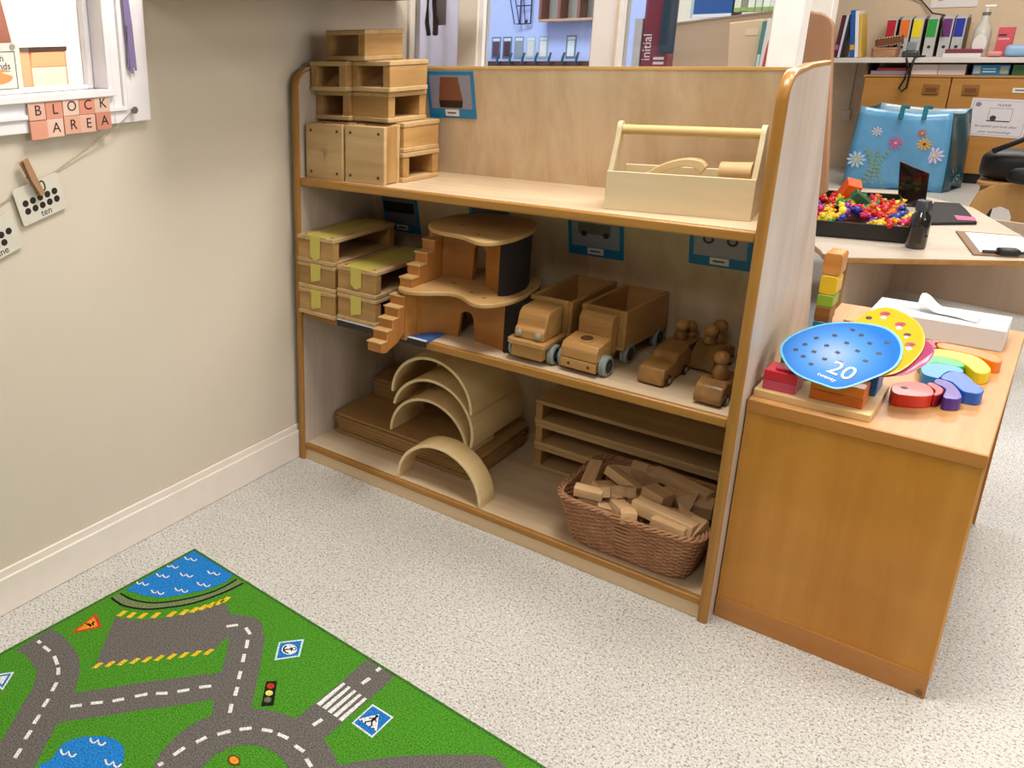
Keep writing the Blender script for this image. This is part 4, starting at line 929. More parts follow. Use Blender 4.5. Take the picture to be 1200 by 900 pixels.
RUG = {"road_left":[[0.0032,-0.4644],[0.0298,-0.4575],[0.0605,-0.4563],[0.108,-0.4623],[0.1385,-0.4753],[0.174,-0.505],[0.1993,-0.5385],[0.2261,-0.5742],[0.2491,-0.6047],[0.2741,-0.639],[0.2934,-0.6644],[0.312,-0.6888]],"road_mid":[[0.2168,-0.5651],[0.2446,-0.511],[0.2751,-0.4688],[0.2977,-0.436],[0.3219,-0.3977],[0.3465,-0.3655],[0.3734,-0.3283],[0.3956,-0.2934],[0.4374,-0.2408]],"road_right":[[0.5178,-0.3383],[0.4872,-0.3018],[0.4495,-0.2585],[0.4231,-0.2245],[0.3897,-0.1837],[0.3591,-0.1471],[0.341,-0.1246],[0.325,-0.1176],[0.3076,-0.1211],[0.2931,-0.1348],[0.2811,-0.1545]],"road_cross":[[0.6219,-0.2472],[0.6227,-0.2042],[0.6213,-0.1316],[0.6197,-0.0589],[0.6178,-0.0149],[0.6174,0.0046]],"plaza":[[0.0807,-0.296],[0.1264,-0.265],[0.1629,-0.2208],[0.1982,-0.1603],[0.2243,-0.0902],[0.2544,-0.1047],[0.3023,-0.1202],[0.328,-0.1654],[0.3226,-0.2117],[0.2519,-0.3147],[0.1827,-0.4155]],"plaza_in":[[0.3285,-0.2095],[0.3189,-0.1649],[0.3622,-0.2098],[0.3823,-0.2482],[0.366,-0.2689]],"lake_top":[[0.0063,-0.0076],[0.0835,-0.0036],[0.1574,-0.0009],[0.1648,-0.0387],[0.1519,-0.0917],[0.1236,-0.1462],[0.0997,-0.1806],[0.0618,-0.2045],[0.0119,-0.2208]],"bridge1":[[0.0137,-0.2617],[0.0575,-0.2592],[0.1029,-0.2341],[0.1344,-0.1993],[0.1716,-0.1387],[0.1926,-0.0627],[0.1985,-0.0111]],"bridge2":[[0.0154,-0.2377],[0.0576,-0.2307],[0.102,-0.2044],[0.138,-0.1575],[0.1647,-0.1023],[0.1755,-0.056],[0.176,-0.0116]],"lake_low":[[0.333,-0.6302],[0.3334,-0.6046],[0.3177,-0.5741],[0.3236,-0.545],[0.3468,-0.5151],[0.3731,-0.4984],[0.4,-0.4951],[0.4213,-0.5057],[0.4402,-0.527],[0.4608,-0.5677],[0.4149,-0.6266]],"hatch":[[[0.0779,-0.2914],[0.0879,-0.2843],[0.0831,-0.2628],[0.0738,-0.2691]],[[0.0982,-0.2799],[0.1082,-0.2729],[0.1035,-0.2514],[0.0943,-0.2576]],[[0.1184,-0.2636],[0.1284,-0.2566],[0.1239,-0.235],[0.1147,-0.2412]],[[0.1391,-0.2424],[0.149,-0.2355],[0.1448,-0.2136],[0.1356,-0.2198]],[[0.1623,-0.2145],[0.1722,-0.2076],[0.1682,-0.1854],[0.159,-0.1916]],[[0.1774,-0.1911],[0.1873,-0.1842],[0.1834,-0.1618],[0.1742,-0.168]],[[0.1881,-0.1701],[0.1981,-0.1631],[0.1943,-0.1405],[0.1851,-0.1466]],[[0.1961,-0.1503],[0.2061,-0.1434],[0.2023,-0.1204],[0.1931,-0.1266]],[[0.2029,-0.1316],[0.2129,-0.1247],[0.2092,-0.1014],[0.1999,-0.1076]],[[0.2082,-0.1137],[0.2183,-0.1068],[0.2146,-0.0833],[0.2053,-0.0895]],[[0.2119,-0.0968],[0.222,-0.0898],[0.2184,-0.0661],[0.209,-0.0723]],[[0.1826,-0.4229],[0.1909,-0.4171],[0.1883,-0.3965],[0.1799,-0.4024]],[[0.1976,-0.4025],[0.2059,-0.3967],[0.2034,-0.3759],[0.195,-0.3818]],[[0.2126,-0.3821],[0.2209,-0.3762],[0.2185,-0.3553],[0.2101,-0.3611]],[[0.2277,-0.3615],[0.236,-0.3557],[0.2338,-0.3345],[0.2253,-0.3404]],[[0.2428,-0.3409],[0.2511,-0.3351],[0.249,-0.3137],[0.2406,-0.3195]],[[0.258,-0.3202],[0.2663,-0.3144],[0.2643,-0.2928],[0.2559,-0.2986]],[[0.2733,-0.2994],[0.2816,-0.2936],[0.2797,-0.2718],[0.2713,-0.2776]],[[0.2886,-0.2786],[0.2969,-0.2728],[0.2952,-0.2507],[0.2868,-0.2565]],[[0.3039,-0.2576],[0.3123,-0.2519],[0.3107,-0.2295],[0.3023,-0.2353]],[[0.3194,-0.2366],[0.3277,-0.2309],[0.3262,-0.2083],[0.3178,-0.2141]]],"dash":[[[0.0235,-0.4589],[0.0348,-0.4572]],[[0.0486,-0.4588],[0.0725,-0.457]],[[0.0929,-0.4584],[0.121,-0.4669]],[[0.1304,-0.4706],[0.1492,-0.4816]],[[0.1665,-0.4953],[0.181,-0.5148]],[[0.195,-0.5303],[0.2065,-0.5493]],[[0.2198,-0.5641],[0.2327,-0.5839]],[[0.2436,-0.5953],[0.255,-0.6142]],[[0.2695,-0.6304],[0.2819,-0.6493]],[[0.2446,-0.511],[0.2577,-0.493]],[[0.267,-0.4784],[0.2818,-0.4596]],[[0.2932,-0.445],[0.3046,-0.4255]],[[0.315,-0.4071],[0.3279,-0.3852]],[[0.3391,-0.3726],[0.3553,-0.3562]],[[0.3661,-0.3401],[0.3792,-0.3198]],[[0.3885,-0.3022],[0.4034,-0.2831]],[[0.4697,-0.2864],[0.4847,-0.3042]],[[0.4441,-0.2481],[0.4582,-0.2675]],[[0.4152,-0.2138],[0.4291,-0.2319]],[[0.383,-0.174],[0.3986,-0.1932]],[[0.3555,-0.1393],[0.3723,-0.1591]],[[0.3224,-0.1153],[0.3461,-0.1232]],[[0.2882,-0.1419],[0.303,-0.1207]],[[0.6222,-0.2157],[0.6246,-0.1924]],[[0.6188,-0.0687],[0.6203,-0.0459]],[[0.6174,-0.0211],[0.6176,-0.0081]],[[0.4937,-0.3951],[0.4978,-0.3739]],[[0.508,-0.3555],[0.5195,-0.3328]],[[0.5288,-0.319],[0.5429,-0.3005]],[[0.5595,-0.2896],[0.5773,-0.2784]],[[0.5889,-0.2759],[0.611,-0.2702]],[[0.631,-0.2735],[0.6532,-0.2717]],[[0.6668,-0.2805],[0.686,-0.287]],[[0.4868,-0.4427],[0.4878,-0.4174]],[[0.485,-0.4761],[0.4871,-0.4662]]],"zebra":[[[0.5896,-0.1714],[0.5891,-0.0926],[0.5956,-0.092],[0.5991,-0.1707]],[[0.604,-0.1701],[0.6035,-0.0922],[0.6099,-0.0916],[0.6134,-0.1695]],[[0.6185,-0.1708],[0.6183,-0.0924],[0.6247,-0.0918],[0.6277,-0.1701]],[[0.6326,-0.1705],[0.6325,-0.093],[0.6388,-0.0924],[0.6418,-0.1699]],[[0.6467,-0.1712],[0.6466,-0.0935],[0.6528,-0.0929],[0.6558,-0.1705]]],"tri":[[0.0546,-0.396],[0.0371,-0.3188],[0.0873,-0.3357]],"tri_in":[[0.0582,-0.3821],[0.0483,-0.328],[0.08,-0.339]],"tri2":[[0.0439,-0.5859],[0.0744,-0.5404],[0.1061,-0.5835]],"tri2_in":[[0.052,-0.5843],[0.0749,-0.5493],[0.0965,-0.5809]],"tri2_in2":[[0.0601,-0.5827],[0.075,-0.5574],[0.089,-0.5782]],"anchor":[[0.409,-0.0976],[0.4423,-0.0532],[0.4734,-0.0988],[0.4428,-0.1436]],"traffic":[[0.4745,-0.1973],[0.4896,-0.1807],[0.5322,-0.2325],[0.5161,-0.2511]],"ped":[[0.6694,-0.0961],[0.7197,-0.0943],[0.7222,-0.1615],[0.6714,-0.1606]],"lights":[[0.4903,-0.2002],[0.502,-0.2155],[0.5129,-0.2299]],"orange":[[0.5756,-0.3736]],"waves":[[0.0295,-0.0362],[0.0194,-0.0873],[0.0336,-0.1272],[0.0222,-0.1798],[0.0745,-0.0859],[0.1171,-0.0345],[0.1343,-0.0811],[0.0774,-0.1752],[0.1125,-0.1314],[0.36,-0.5236],[0.3437,-0.5762],[0.423,-0.5318]],"br":[[0.7163,-0.2622],[0.7589,-0.1919],[0.807,-0.1348],[0.8592,-0.0828],[0.8984,-0.0488],[0.9339,-0.0484],[0.9319,-0.1017],[0.7866,-0.2417]]}
rg = thing('play_rug', 'green children\'s play rug printed with grey roads, lakes and road signs', 'rug', (0.1349, -0.5491, 0.0), rz=math.radians(-2.2))
B().slab(rrect(0.0, 1.95, -1.30, 0.0, 0.008), 0.0004, 0.0058).out('pile', rug_mat('#45851f'), rg, bevel=0.001)
GR, ZB = '#645f5b', 0.0060
def rib(name, b, hexc):
    for v in b.bm.verts: v.co.x = max(v.co.x, 0.0062); v.co.y = min(v.co.y, -0.0062)
    return b.out(name, rug_mat(hexc), rg)
RW = 0.079
b = B().ribbon(smoothpts(RUG['road_left'], 4, False), RW*1.12, ZB)
b.ribbon(smoothpts(RUG['road_mid'], 4, False), RW*0.95, ZB+0.00005)
b.ribbon(smoothpts(RUG['road_right'][:7], 4, False), RW*0.98, ZB+0.0001)
q_ = RUG['road_right'][7]; b.poly([(q_[0]-0.004+0.044*math.cos(2*PI*i/24), q_[1]-0.004+0.044*math.sin(2*PI*i/24), ZB+0.00012) for i in range(24)])
b.ribbon(smoothpts(RUG['road_right'][8:], 4, False), RW*0.98, ZB+0.00014)
b.ribbon(smoothpts(RUG['road_cross'], 4, False), 0.072, ZB+0.00015)
b.poly([(x, y, ZB+0.0002) for x, y in RUG['plaza']])
b.poly([(x, y, ZB+0.00025) for x, y in smoothpts(RUG['br'], 4)])
ring = [(0.6235+0.126*math.cos(2*PI*i/48), -0.392+0.126*math.sin(2*PI*i/48)) for i in range(49)]
b.ribbon(ring, 0.088, ZB+0.0003)
rib('printed_roads', b, GR)
b = B().poly([(x, y, ZB+0.00036) for x, y in smoothpts(RUG['plaza_in'], 3)]); rib('printed_grass', b, '#45851f')
rib('printed_lake', B().poly([(x, y, ZB+0.0003) for x, y in RUG['lake_top']]), '#1f77c2')
rib('printed_lake', B().poly([(x, y, ZB+0.0003) for x, y in smoothpts(RUG['lake_low'], 3)]), '#1f77c2')
def mid(a, c): return [((p[0]+q[0])/2, (p[1]+q[1])/2) for p, q in zip(a, c)]
b = B().ribbon(smoothpts(mid(RUG['bridge1'], RUG['bridge2']), 4, False), 0.020, ZB+0.0004); rib('printed_bank', b, '#6c7a50')
b = B()
for k in ('bridge1', 'bridge2'): b.ribbon(smoothpts(RUG[k], 4, False), 0.0055, ZB+0.00048)
rib('printed_bank_lines', b, '#14180e')
b = B()
for q in RUG['hatch']: b.poly([(x, y, ZB+0.0004) for x, y in q])
tag(rib('printed_yellow_hatching', b, '#e0b52c'), kind='stuff')
b = B()
for (a, c) in RUG['dash']: b.ribbon([a, c], 0.0078, ZB+0.00046)
for q in RUG['zebra']: b.poly([(x, y, ZB+0.00046) for x, y in q])
def wave(p, s=0.016):
    x, y = p; w_ = []
    for i in range(9):
        t = i/8; u_ = -s+2*s*t; v_ = s*0.35-abs(math.sin(PI*2*t))**0.8*s*0.62+0.35*s*(1-2*t)
        w_.append((x+0.70*u_-0.70*v_, y+0.70*u_+0.70*v_))
    b.ribbon(w_, 0.0036, ZB+0.00046)
for p in RUG['waves']: wave(p)
for i in range(5):
    a0 = math.radians(-118+i*26-60)
tag(rib('printed_white_markings', b, '#e9e6dc'), kind='stuff')
def signpoly(key, hexc, dz, sc=1.0, nm='printed_sign'):
    P = RUG[key]; cx = sum(p[0] for p in P)/len(P); cy = sum(p[1] for p in P)/len(P)
    return rib(nm, B().poly([(cx+(x-cx)*sc, cy+(y-cy)*sc, ZB+dz) for x, y in P]), hexc), cx, cy
signpoly('tri', '#c23a16', 0.0004, 1.0); _, cx, cy = signpoly('tri', '#e08a22', 0.0005, 0.70)
b = B(); b.poly([(cx-0.012, cy-0.006, ZB+0.0006), (cx+0.010, cy-0.002, ZB+0.0006), (cx+0.004, cy+0.003, ZB+0.0006), (cx-0.004, cy+0.002, ZB+0.0006)])
b.ribbon([(cx+0.003, cy+0.004), (cx-0.002, cy+0.013)], 0.004, ZB+0.0006); b.ribbon([(cx-0.002, cy+0.010), (cx+0.010, cy+0.004)], 0.003, ZB+0.00065)
rib('printed_digger_symbol', b, '#1a0d06')
signpoly('tri2', '#e8eaf0', 0.0004); signpoly('tri2', '#2a74b8', 0.0005, 0.78); signpoly('tri2', '#e8eaf0', 0.0006, 0.5)
signpoly('anchor', '#bfe4f0', 0.0004); _, cx, cy = signpoly('anchor', '#1d6db6', 0.0005, 0.84)
b = B().poly([(cx+0.0165*math.cos(2*PI*i/24), cy+0.0165*math.sin(2*PI*i/24), ZB+0.0006) for i in range(24)]); rib('printed_white_disc', b, '#eef2f6')
b = B(); A_ = math.radians(-38)
def rt(x, y): return (cx+x*math.cos(A_)-y*math.sin(A_), cy+x*math.sin(A_)+y*math.cos(A_))
b.ribbon([rt(0, -0.012), rt(0, 0.007)], 0.0034, ZB+0.0007); b.ribbon([rt(-0.006, 0.004), rt(0.006, 0.004)], 0.003, ZB+0.00072)
b.ribbon([rt(0.012*math.cos(math.radians(a)), 0.0+0.012*math.sin(math.radians(a))) for a in range(200, 345, 12)], 0.0036, ZB+0.00074)
b.ribbon([rt(0.0042*math.cos(math.radians(a)), 0.0105+0.0042*math.sin(math.radians(a))) for a in range(0, 361, 30)], 0.0022, ZB+0.00076)
rib('printed_anchor', b, '#151528')
signpoly('traffic', '#17190f', 0.0004)
for (p, hx) in zip(RUG['lights'], ('#b5301c', '#efcf62', '#5d6a52')):
    rib('printed_lamp', B().poly([(p[0]+0.0075*math.cos(2*PI*i/16), p[1]+0.0075*math.sin(2*PI*i/16), ZB+0.0005) for i in range(16)]), hx)
signpoly('ped', '#cfeaf2', 0.0004); _, cx, cy = signpoly('ped', '#1d6db6', 0.0005, 0.88)
P = RUG['ped']; A_ = math.atan2(P[1][1]-P[2][1], P[1][0]-P[2][0])-PI/2
b = B().poly([(*rt(0, 0.021), ZB+0.0006), (*rt(-0.022, -0.016), ZB+0.0006), (*rt(0.022, -0.016), ZB+0.0006)]); rib('printed_white_triangle', b, '#f2f4f6')
b = B(); b.ribbon([rt(0.001, 0.010), rt(0, -0.002)], 0.0055, ZB+0.0007); b.ribbon([rt(0, -0.002), rt(-0.008, -0.013)], 0.003, ZB+0.00072); b.ribbon([rt(0, -0.002), rt(0.008, -0.013)], 0.003, ZB+0.00074)
b.ribbon([rt(0, 0.007), rt(-0.008, -0.001)], 0.0024, ZB+0.00076); b.ribbon([rt(0, 0.007), rt(0.008, 0.001)], 0.0024, ZB+0.00078)
b.poly([(*rt(0.0034*math.cos(2*PI*i/12), 0.0135+0.0034*math.sin(2*PI*i/12)), ZB+0.0008) for i in range(12)])
for k in (-0.014, -0.006, 0.006, 0.014): b.ribbon([rt(k-0.002, -0.0145), rt(k+0.002, -0.0145)], 0.003, ZB+0.0007)
rib('printed_walking_figure', b, '#15161c')
p = RUG['orange'][0]
rib('printed_dark_ring', B().poly([(p[0]+0.0135*math.cos(2*PI*i/20), p[1]+0.0105*math.sin(2*PI*i/20), ZB+0.0005) for i in range(20)]), '#6b3212')
rib('printed_orange_dot', B().poly([(p[0]+0.0098*math.cos(2*PI*i/20), p[1]+0.0074*math.sin(2*PI*i/20), ZB+0.0006) for i in range(20)]), '#f0932a')
B().box(0.0, 1.95, -0.006, 0.0005, 0.0003, 0.0068).box(-0.0005, 0.006, -1.30, 0.0, 0.0003, 0.0068).out('bound_edge', rug_mat('#3a6a24'), rg, bevel=0.001)

# ------------------------------------------------------------------ things on the left wall
sg = thing('letter_sign', 'two rows of pink letter tiles reading BLOCK AREA on the window frame', 'sign', (0.0065, -0.70, 1.095))
INK = plain('#241a1c', 0.5)
word = ['BLOCK', ' AREA']
tcol = [['#e2b09a', '#d8937c', '#e6c3b2', '#d99078', '#ddb9a6'], ['#e09a80', '#e6bdab', '#dca48c', '#e2b3a0', '#cf8a76']]
for r in range(2):
    for c in range(5):
        y = -0.082+c*0.0405+random.uniform(-.001, .001); zz = 0.0195-r*0.0385+0.0035*c*0.4+random.uniform(-.0012, .0012)
        tl = B().box(-0.0015-0.001*((r+c) % 2), 0.0020, y-0.0198, y+0.0198, zz-0.0188, zz+0.0188).out('tile', plain(tcol[r][c], 0.35), sg, bevel=0.0008)
        if word[r][c] != ' ':
            tag(txt('letter', word[r][c], 0.030, basis((0.0022, y+0.002, zz), *LEFTW), INK, tl, 0.0002), 'black letter')
rb = thing('purple_ribbon', 'thin purple ribbon hanging on the window frame', 'ribbon', (0.0075, -0.532, 1.33))
b = B()
for k in range(5):
    o_ = (k-2)*0.0035
    b.tube([(0.002+0.001*math.sin(k), o_-0.02, 0.28), (0.001, o_*0.6-0.006, 0.06), (0.001, o_*1.0, -0.05), (0.001, o_*1.3+0.002, -0.14-0.006*(k % 3))], 0.0028, 5)
b.out('strands', plain('#8f7ba6', 0.6), rb, smooth=0.8)
nl = thing('nail', 'small grey nail holding the string at the frame corner', 'nail', (0.0, -0.535, 1.098))
B().cyl((-0.001, 0, 0), (0.010, 0, 0), 0.003, n=8).out('shank', plain('#7d7468', 0.4, metal=0.6), nl)
B().cyl((0.010, 0, 0), (0.013, 0, 0), 0.008, n=12).out('head', plain('#80776a', 0.4, metal=0.6), nl)
b = B().tube([(0.006, -0.535, 1.098), (0.004, -0.585, 1.062), (-0.008, -0.66, 1.022), (-0.0145, -0.735, 0.985), (-0.0145, -0.80, 0.962), (-0.0145, -0.86, 0.940), (-0.0145, -0.93, 0.912), (-0.0145, -1.05, 0.88), (-0.0145, -1.25, 0.86)], 0.0013, 5)
tag(b.out('string', plain('#a99474', 0.8), smooth=0.8), 'thin beige string strung along the left wall holding number cards', 'string')
def wallcard(label, y, z, rot, num, word_, dots, size):
    t = thing('dot_card', label, 'number card', (-0.0100, y, z), rot=(rot, 0, 0))
    hw, hh = size
    B().yz(rrect(-hw, hw, -hh, hh, 0.006), -0.001, 0.001).out('card', plain('#d3ccbd', 0.3), t)
    txt('printed_number', num, 0.036, basis((0.0012, 0.004, hh-0.0175), *LEFTW), INK, t, 0.0001)
    b = B()
    for i in range(dots):
        r_, c_ = (0, i) if i < 5 else (1, i-5)
        b.cyl((0.0010, (c_-2)*0.0185, 0.004-r_*0.0175), (0.0014, (c_-2)*0.0185, 0.004-r_*0.0175), 0.0072, n=16)
    b.out('printed_dots', plain('#1b1411', 0.5), t)
    txt('printed_word', word_, 0.021, basis((0.0012, 0.004, -hh+0.011), *LEFTW), INK, t, 0.0001)
    return t
wallcard('white number card with ten black dots and the word ten', -0.787, 0.931, math.radians(13), '10', 'ten', 10, (0.057, 0.041))
wallcard('white number card cut off at the left edge of the picture', -0.905, 0.862, math.radians(16), '9', 'nine', 9, (0.057, 0.041))
pg = thing('clothes_peg', 'brown wooden clothes peg gripping the ten card', 'clothes peg', (-0.006, -0.806, 0.980), rot=(math.radians(25), 0, 0))
B().yz([(-0.007, -0.042), (0.004, -0.042), (0.006, 0.000), (0.005, 0.040), (-0.008, 0.040), (-0.009, 0.0)], 0.0, 0.006).out('peg_half', wood('peg_wood', '#b58a68', '#9c7150', 'Z', 0.6, 30, 8, (0.3, 0.7), 0), pg, bevel=0.001)
B().yz([(-0.006, -0.042), (0.005, -0.042), (0.007, 0.000), (0.010, 0.042), (-0.003, 0.042), (-0.008, 0.0)], 0.0075, 0.0130).out('peg_half', wood('peg_wood', '#b58a68', '#9c7150', 'Z', 0.6, 30, 8, (0.3, 0.7), 0), pg, bevel=0.001)
B().cyl((-0.0005, -0.009, 0.004), (-0.0005, 0.008, 0.004), 0.0025, n=8).out('spring', plain('#6f665c', 0.4, metal=0.7), pg)
ws = thing('wall_shelf', 'brown wooden wall shelf on the left wall above the shelf unit, only its edge showing', 'shelf', (-0.018, -0.43, 1.343))
B().box(0.0, 0.33, -0.045, 0.93, 0.0, 0.022).out('shelf_board', wood('wall_shelf', '#8a6236', '#6f4b26', 'Y', 0.45, 22, 10, (0.3, 0.7), 0), ws, bevel=0.002)

# behind the window
cu = B(); G = []
for i in range(25):
    y = -1.25+0.47*i/24
    G.append([cu.bm.verts.new((-0.088+0.010*math.sin(i*1.3), y+dy, z_)) for z_, dy in ((1.10, 0.040), (1.35, 0.0), (2.1, -0.06))])
for a, c in zip(G, G[1:]):
    for k in range(2): cu.bm.faces.new((a[k], c[k], c[k+1], a[k+1]))
co_ = cu.out('curtain', cloth_mat('#e0ae9e'), smooth=1.2); m = co_.modifiers.new('thickness', 'SOLIDIFY'); m.thickness = 0.002
tag(co_, 'pink curtain at the left behind the window pane', 'curtain')
hc = thing('hands_card', 'white card with an outlined drawing of hands on the window glass', 'card', (-0.0600, -0.835, 1.198))
B().box(-0.001, 0.001, -0.09, 0.068, -0.050, 0.052).out('card', plain('#e6ded2', 0.4), hc)
b = B()
for a in ((-0.075, 0.056, -0.040, -0.0385), (-0.075, 0.056, 0.034, 0.0355), (0.0545, 0.056, -0.040, 0.0355), (-0.075, -0.0735, -0.040, 0.0355)): b.box(0.001, 0.0014, *a)
b.out('printed_border', INK, hc)
txt('printed_words', 'with', 0.020, basis((0.0014, 0.012, 0.022), *LEFTW), INK, hc, 0.0001); txt('printed_words', 'hands', 0.020, basis((0.0014, 0.020, 0.006), *LEFTW), INK, hc, 0.0001)
b = B().yz(smoothpts([(-0.030, -0.022), (0.0, -0.030), (0.035, -0.026), (0.045, -0.014), (0.020, -0.006), (0.044, -0.004), (0.020, 0.0), (-0.005, -0.004), (-0.035, -0.010)], 3), 0.0010, 0.0014)
b.out('printed_hand', plain('#dd9a5e', 0.4), hc)
B().cyl((0.001, 0.052, 0.044), (0.003, 0.052, 0.044), 0.006, n=12).out('tack', plain('#a29a92', 0.4), hc)
cbx = thing('corridor_cupboard', 'tall cupboard with orange top band seen through the window', 'cupboard', (-1.0, -0.235, 0))
B().box(-0.20, 0.20, -0.070, 0.060, 0.0, 1.225).out('carcass', plain('#c98f6a', 0.5), cbx)
B().box(-0.205, 0.206, -0.072, 0.062, 1.225, 1.238).out('top', plain('#3a2a22', 0.5), cbx)
B().box(0.200, 0.206, -0.064, 0.052, 0.05, 1.178).out('door', plain('#efe2c8', 0.5), cbx)
B().box(0.200, 0.206, -0.064, 0.052, 1.180, 1.222).out('drawer_front', plain('#e3a67c', 0.5), cbx)

# ------------------------------------------------------------------ seen through the partition
# first pane: hanging white cloths with a dark dangling thing
ap = B(); G = []
for i in range(31):
    x = -0.10+0.262*i/30; y = 0.665+0.010*math.sin(i*0.9)+0.006*math.sin(i*0.37)
    G.append([ap.bm.verts.new((x, y+0.012*dz, z_)) for z_, dz in ((0.75, 0.3), (1.15, 0), (1.55, 0))])
for a, c in zip(G, G[1:]):
    for k in range(2): ap.bm.faces.new((a[k], c[k], c[k+1], a[k+1]))
o = ap.out('hanging_cloth', cloth_mat('#fbf4f6'), smooth=1.2); m = o.modifiers.new('thickness', 'SOLIDIFY'); m.thickness = 0.002
tag(o, 'white and lilac cloth hanging behind the first pane', 'cloth')
hg = thing('hanging_tag', 'dark red tassel and grey tag hanging behind the first pane', 'tag', (0.035, 0.640, 1.30))
B().tube([(-0.012, 0, 0.12), (-0.008, 0, 0.03), (0.0, 0, -0.03)], 0.006, 6).out('cord', plain('#3a2a2a', 0.6), hg, smooth=0.8)
B().lathe([(0, -0.062), (0.009, -0.058), (0.008, -0.02), (0.004, 0.0), (0, 0)], 12).out('tassel', plain('#54303a', 0.6), hg, smooth=0.8)
B().box(-0.014, 0.034, 0.004, 0.006, -0.030, 0.11).out('tag_card', plain('#a99aa4', 0.4), hg)
B().tube([(-0.03, 0.002, 0.11), (-0.034, 0.002, -0.02), (-0.026, 0.002, -0.06)], 0.007, 6).out('dark_strap', plain('#2c2a2c', 0.6), hg, smooth=0.8)

# second pane: blue wall with coat pegs, name pictures, wire rack, pigeonholes
yB = 2.5
pr_ = thing('coat_peg_rail', 'dark brown coat peg rail on the blue wall', 'coat rail', (-0.57, yB, 1.085))
B().box(-0.34, 0.34, -0.020, 0, -0.022, 0.012).out('rail', plain('#4a2e26', 0.5), pr_, bevel=0.002)
for i in range(8):
    x = -0.275+0.073*i
    hk = B().tube([(x, -0.012, 0.0), (x, -0.045, 0.005), (x+0.008, -0.055, 0.03), (x+0.014, -0.050, 0.055)], 0.007, 6).out('hook', plain('#3b5663', 0.35, metal=0.2), pr_, smooth=0.8)
for i, (x, c1, c2) in enumerate(((-0.805, '#5f6f80', '#5a3b48'), (-0.740, '#5d6f7c', '#4a3038'), (-0.672, '#7e93a0', '#8a8f96'), (-0.605, '#9fb4bb', '#c9c4c0'), (-0.535, '#8fa7ac', '#d5d0cf'), (-0.385, '#5d7a86', '#cfd5d8'))):
    t = thing('name_picture', 'small child name picture above the coat hooks, number %s from the left' % ['one', 'two', 'three', 'four', 'five', 'six'][i], 'picture', (x, yB-0.002, 1.165))
    B().box(-0.026, 0.026, -0.001, 0.0015, -0.055, 0.055).out('card', plain(c1, 0.35), t)
    B().box(-0.018, 0.018, -0.002, -0.001, -0.045, 0.030).out('photo', plain(c2, 0.35), t)
    B().box(-0.020, 0.020, -0.002, -0.001, 0.034, 0.048).out('name_slip', plain('#c5ced6', 0.4), t)
wr = thing('wire_rack', 'black wire rack fixed on the blue wall', 'rack', (-0.66, yB-0.02, 1.28))
b = B()
for x in (-0.005, 0.055): b.tube([(x, 0, 0.0), (x, 0, 0.30)], 0.0035, 5)
for z_ in (0.002, 0.09, 0.18): b.tube([(-0.02, -0.01, z_), (0.055, 0, z_)], 0.003, 5)
for dx in (0, 0.028): b.tube([(-0.024+dx, -0.02, 0.0), (-0.075+dx, -0.02, 0.20)], 0.0025, 5)
b.tube([(0.03, -0.01, 0.005), (0.01, -0.01, 0.16)], 0.0025, 5); b.sph((0.036, -0.01, 0.014), 0.009, 8)
b.out('wires', plain('#1d1d2c', 0.4), wr, smooth=0.8)
ph = thing('pigeonholes', 'brown wooden pigeonhole shelf on the blue wall', 'shelf', (-0.42, yB, 1.30))
for x in (-0.10, 0.0, 0.10, 0.19): B().box(x-0.007, x+0.007, -0.09, 0, 0, 0.30).out('divider', plain('#7a5040', 0.5), ph)
B().box(-0.107, 0.197, -0.09, 0, -0.014, 0.0).out('base', plain('#b08a74', 0.5), ph, bevel=0.003)
B().box(-0.107, 0.197, -0.004, 0, 0, 0.30).out('back', plain('#8f8a80', 0.5), ph)

# third pane: dispenser with lettering, display board, box and books
ds = thing('paper_dispenser', 'maroon dispenser with white lettering behind the third pane', 'dispenser', (0.505, 1.2, 1.0))
B().box(-0.040, 0.045, 0.0, 0.08, 0, 0.42).out('body', plain('#7c3344', 0.3), ds, bevel=0.012)
B().box(-0.065, -0.041, 0.0, 0.05, 0, 0.275).out('grey_label', plain('#c7c2c2', 0.4), ds)
txt('printed_word', 'initial', 0.040, basis((-0.018, -0.0006, 0.185), (0, 0, 1), (-1, 0, 0)), plain('#eadfe2', 0.4), ds, 0.0002)
B().box(0.022, 0.070, -0.012, -0.001, 0.165, 0.45).out('dark_cover', plain('#22384a', 0.35), ds, bevel=0.004)
for z_ in (0.135, 0.15): B().box(0.006, 0.04, -0.0008, 0, z_-0.004, z_+0.004).out('small_print', plain('#d8c9cd', 0.4), ds)
db = thing('display_unit', 'beige laminated unit with a sloping top behind the third pane', 'cupboard', (0.40, 1.62, 0))
B().xz([(0.0, 0), (0.36, 0), (0.36, 1.285), (0.20, 1.272), (0.0, 1.252)], 0, 0.02).out('panel', wood('beige_board', '#b59a80', '#a98d72', 'X', 0.45, 12, 8, (0.3, 0.7), 0), db)
B().xz([(0.0, 1.252), (0.20, 1.272), (0.36, 1.285), (0.36, 1.292), (0.0, 1.259)], -0.004, 0.20).out('top_lip', plain('#8f7c66', 0.4), db)
bx = thing('box_file', 'blue box file standing on the beige unit', 'box file', (0.50, 1.66, 1.275))
B().box(-0.035, 0.095, 0, 0.12, 0, 0.24).out('box', plain('#1d4f92', 0.35), bx, bevel=0.002)
B().box(-0.035, 0.095, -0.002, 0, 0.0, 0.012).out('white_edge', plain('#d6dbe4', 0.4), bx); B().box(-0.045, -0.035, 0, 0.12, 0, 0.24).out('side_board', plain('#a9bcc6', 0.4), bx)
